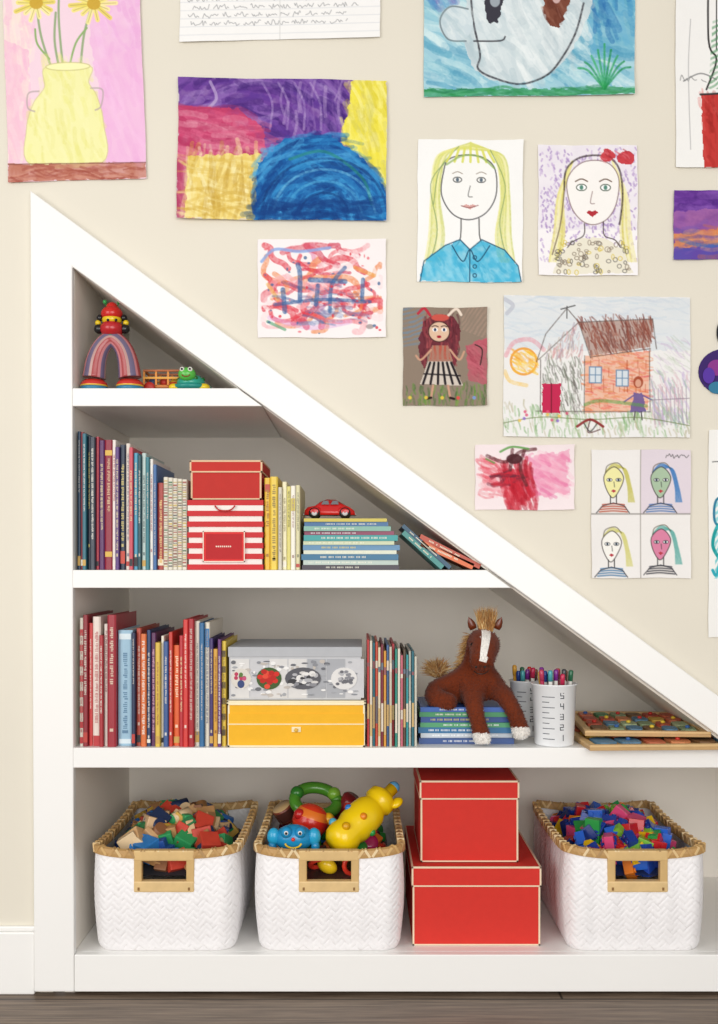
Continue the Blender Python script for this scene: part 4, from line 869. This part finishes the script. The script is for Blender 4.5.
for i,n in enumerate(N):
    v=me.skin_vertices[0].data[i]; r=n[3]*S; v.radius=(r,r); v.use_root=(i==0)
bpy.context.view_layer.update(); dg=bpy.context.evaluated_depsgraph_get(); ev=ho.evaluated_get(dg); em=ev.to_mesh()
V=[v.co.copy() for v in em.vertices]; Nn=[v.normal.copy() for v in em.vertices]; Fc=[list(p.vertices) for p in em.polygons]
ev.to_mesh_clear(); bpy.data.objects.remove(ho)
for v in V: v.z=max(v.z,Z3+.0012)
def hcol(p,n):
    pxx=359+p.x/(S*(D+p.y)/D); pyy=HY+(ZC-p.z)/(S*(D+p.y)/D)
    if (abs(pxx-483)<14 and pyy>733 and p.y<.04) or (abs(pxx-523)<14 and pyy>727 and p.y<.04): return C('#EDE8E2')
    bl=486-(pyy-630)*.09
    if 618<pyy<662 and abs(pxx-bl)<5.6-(.055*(pyy-622)) and n.y<-.1 and p.y<.05: return C('#F2EEE8')
    if pyy>665 and p.y<-.015 and abs(pxx-481)<12: return C('#5A2A16')
    return C('#6F2F16')
root=empty('plush_horse',tuple(WP(460,706,.08)))
def hb(m,name,mat):
    o=m.build(name,mat); o.parent=root; o.matrix_parent_inverse=Matrix.Translation(root.location).inverted()
m=MB(); m.v=[tuple(v) for v in V]; m.f=Fc
for f in Fc:
    pc=sum((V[i] for i in f),Vector())/len(f); nn=sum((Nn[i] for i in f),Vector()).normalized(); m.c.append(hcol(pc,nn)); m.s.append(True)
hb(m,'body',M_fur)
m=MB()
for _ in range(16000):
    f=random.choice(Fc); ws=[R_() for _ in f]; sw=sum(ws); p=sum((V[i]*w_ for i,w_ in zip(f,ws)),Vector())/sw; n=Nn[f[0]]
    d=(n*.8+Vector((U(-.4,.4),U(-.4,.4),U(-1.0,-.1)))).normalized(); L=U(.0025,.005); t=n.cross(d); 
    if t.length<1e-3 or p.z<Z3+.007: continue
    t=t.normalized()*.0007; cc=hcol(p,n); k=U(.7,1.4); m.add([p-t,p+t,p+d*L],[(0,1,2)],tuple(min(1,c_*k) for c_ in cc))
hb(m,'short_fur',M_fur)
m=MB()
for sx in (-1,1):
    e=WP(485+sx*11.5,629,.060); m.lathe([(.007,0),(.0085,.008),(.006,.018),(.0,.028)],'#6A2E16',T(*e)@RY(sx*.4)@RX(.1)@Matrix.Diagonal((1,.5,1,1)),12)
    e=WP(483.5+sx*10.3,645,.018); m.sph(e,.0056,'#0E0A08'); m.sph(e+Vector((0,-.0050,.0016)),.0013,'#FFFFFF')
    m.sph(WP(480.5+sx*4.4,667,-.0375),.0024,'#1E0E08')
m.tube(cat([WP(474,671,-.029),WP(477.5,673.5,-.0365),WP(481,674,-.038),WP(484.5,673.5,-.0365),WP(488,671,-.029)]),.001,'#1E0E08')
hb(m,'face',M_gloss)
def strand(m,p,d,L,w,cols,droop=.3):
    d=d.normalized(); t=d.cross(Vector((U(-1,1),U(-1,1),U(-1,1)))).normalized()*w; q=[p,p+d*L*.5+Vector((0,0,-droop*L*.08)),p+d*L+Vector((U(-.1,.1)*L,U(-.1,.1)*L,-droop*L*.35))]
    m.add([q[0]-t,q[0]+t,q[1]+t,q[1]-t,q[2]],[(0,1,2,3),(3,2,4)],random.choice(cols))
BL=[C(h) for h in ('#D8B074','#C8965A','#E6C890','#B8844A','#A87440')]
m=MB()
for _ in range(1000):
    p=WP(486+U(-7,7),628+U(-2,4),.062+U(-.012,.012)); strand(m,p,Vector((U(-.3,.35),U(-.3,.3),1)),U(.022,.05),.0008,BL,.15)
for _ in range(900):
    t=R_(); p=WP(475-t*10,636+t*36,.092+.012*t)+Vector((U(-.004,.004),U(.0,.012),0)); strand(m,p,Vector((U(-1,.0),U(-.1,.5),U(-.6,.4))),U(.018,.034),.0008,BL,.7)
hb(m,'mane',M_fur)
m=MB()
for _ in range(900):
    p=WP(438+U(-4,4),674+U(-4,4),.12+U(-.012,.01)); strand(m,p,Vector((U(-.8,.5),U(-.5,.1),U(.2,1.2))),U(.02,.048),.0009,BL,.6)
hb(m,'tail',M_fur)
# ------------------------------------------------------------ camera / lights
cam=bpy.data.cameras.new('camera'); co=bpy.data.objects.new('camera',cam); COL.objects.link(co)
co.location=(0,-D,ZC); co.rotation_euler=(math.pi/2,0,0); cam.sensor_width=36; cam.sensor_fit='AUTO'
cam.lens=36*D/(1024*S); cam.shift_y=(HY-512)/1024; cam.clip_start=.05
bpy.context.scene.camera=co
def area(name,loc,tgt,sz,pw,col):
    l=bpy.data.lights.new(name,'AREA'); l.shape='RECTANGLE'; l.size,l.size_y=sz; l.energy=pw; l.color=col
    o=bpy.data.objects.new(name,l); COL.objects.link(o); o.location=loc; o.rotation_euler=(Vector(tgt)-Vector(loc)).to_track_quat('-Z','Y').to_euler()
area('window_light',(-2.2,-2.8,1.4),(0,.1,.75),(1.8,2.2),46,(1,.985,.96))
area('room_softbox',(.5,-3.5,1.25),(0,.2,.6),(2.2,2.0),66,(1,.98,.955))
w=bpy.data.worlds.new('world'); bpy.context.scene.world=w; w.use_nodes=True; bg=w.node_tree.nodes['Background']; bg.inputs[0].default_value=(1,.98,.955,1); bg.inputs[1].default_value=.5
bpy.context.scene.view_settings.view_transform='Standard'
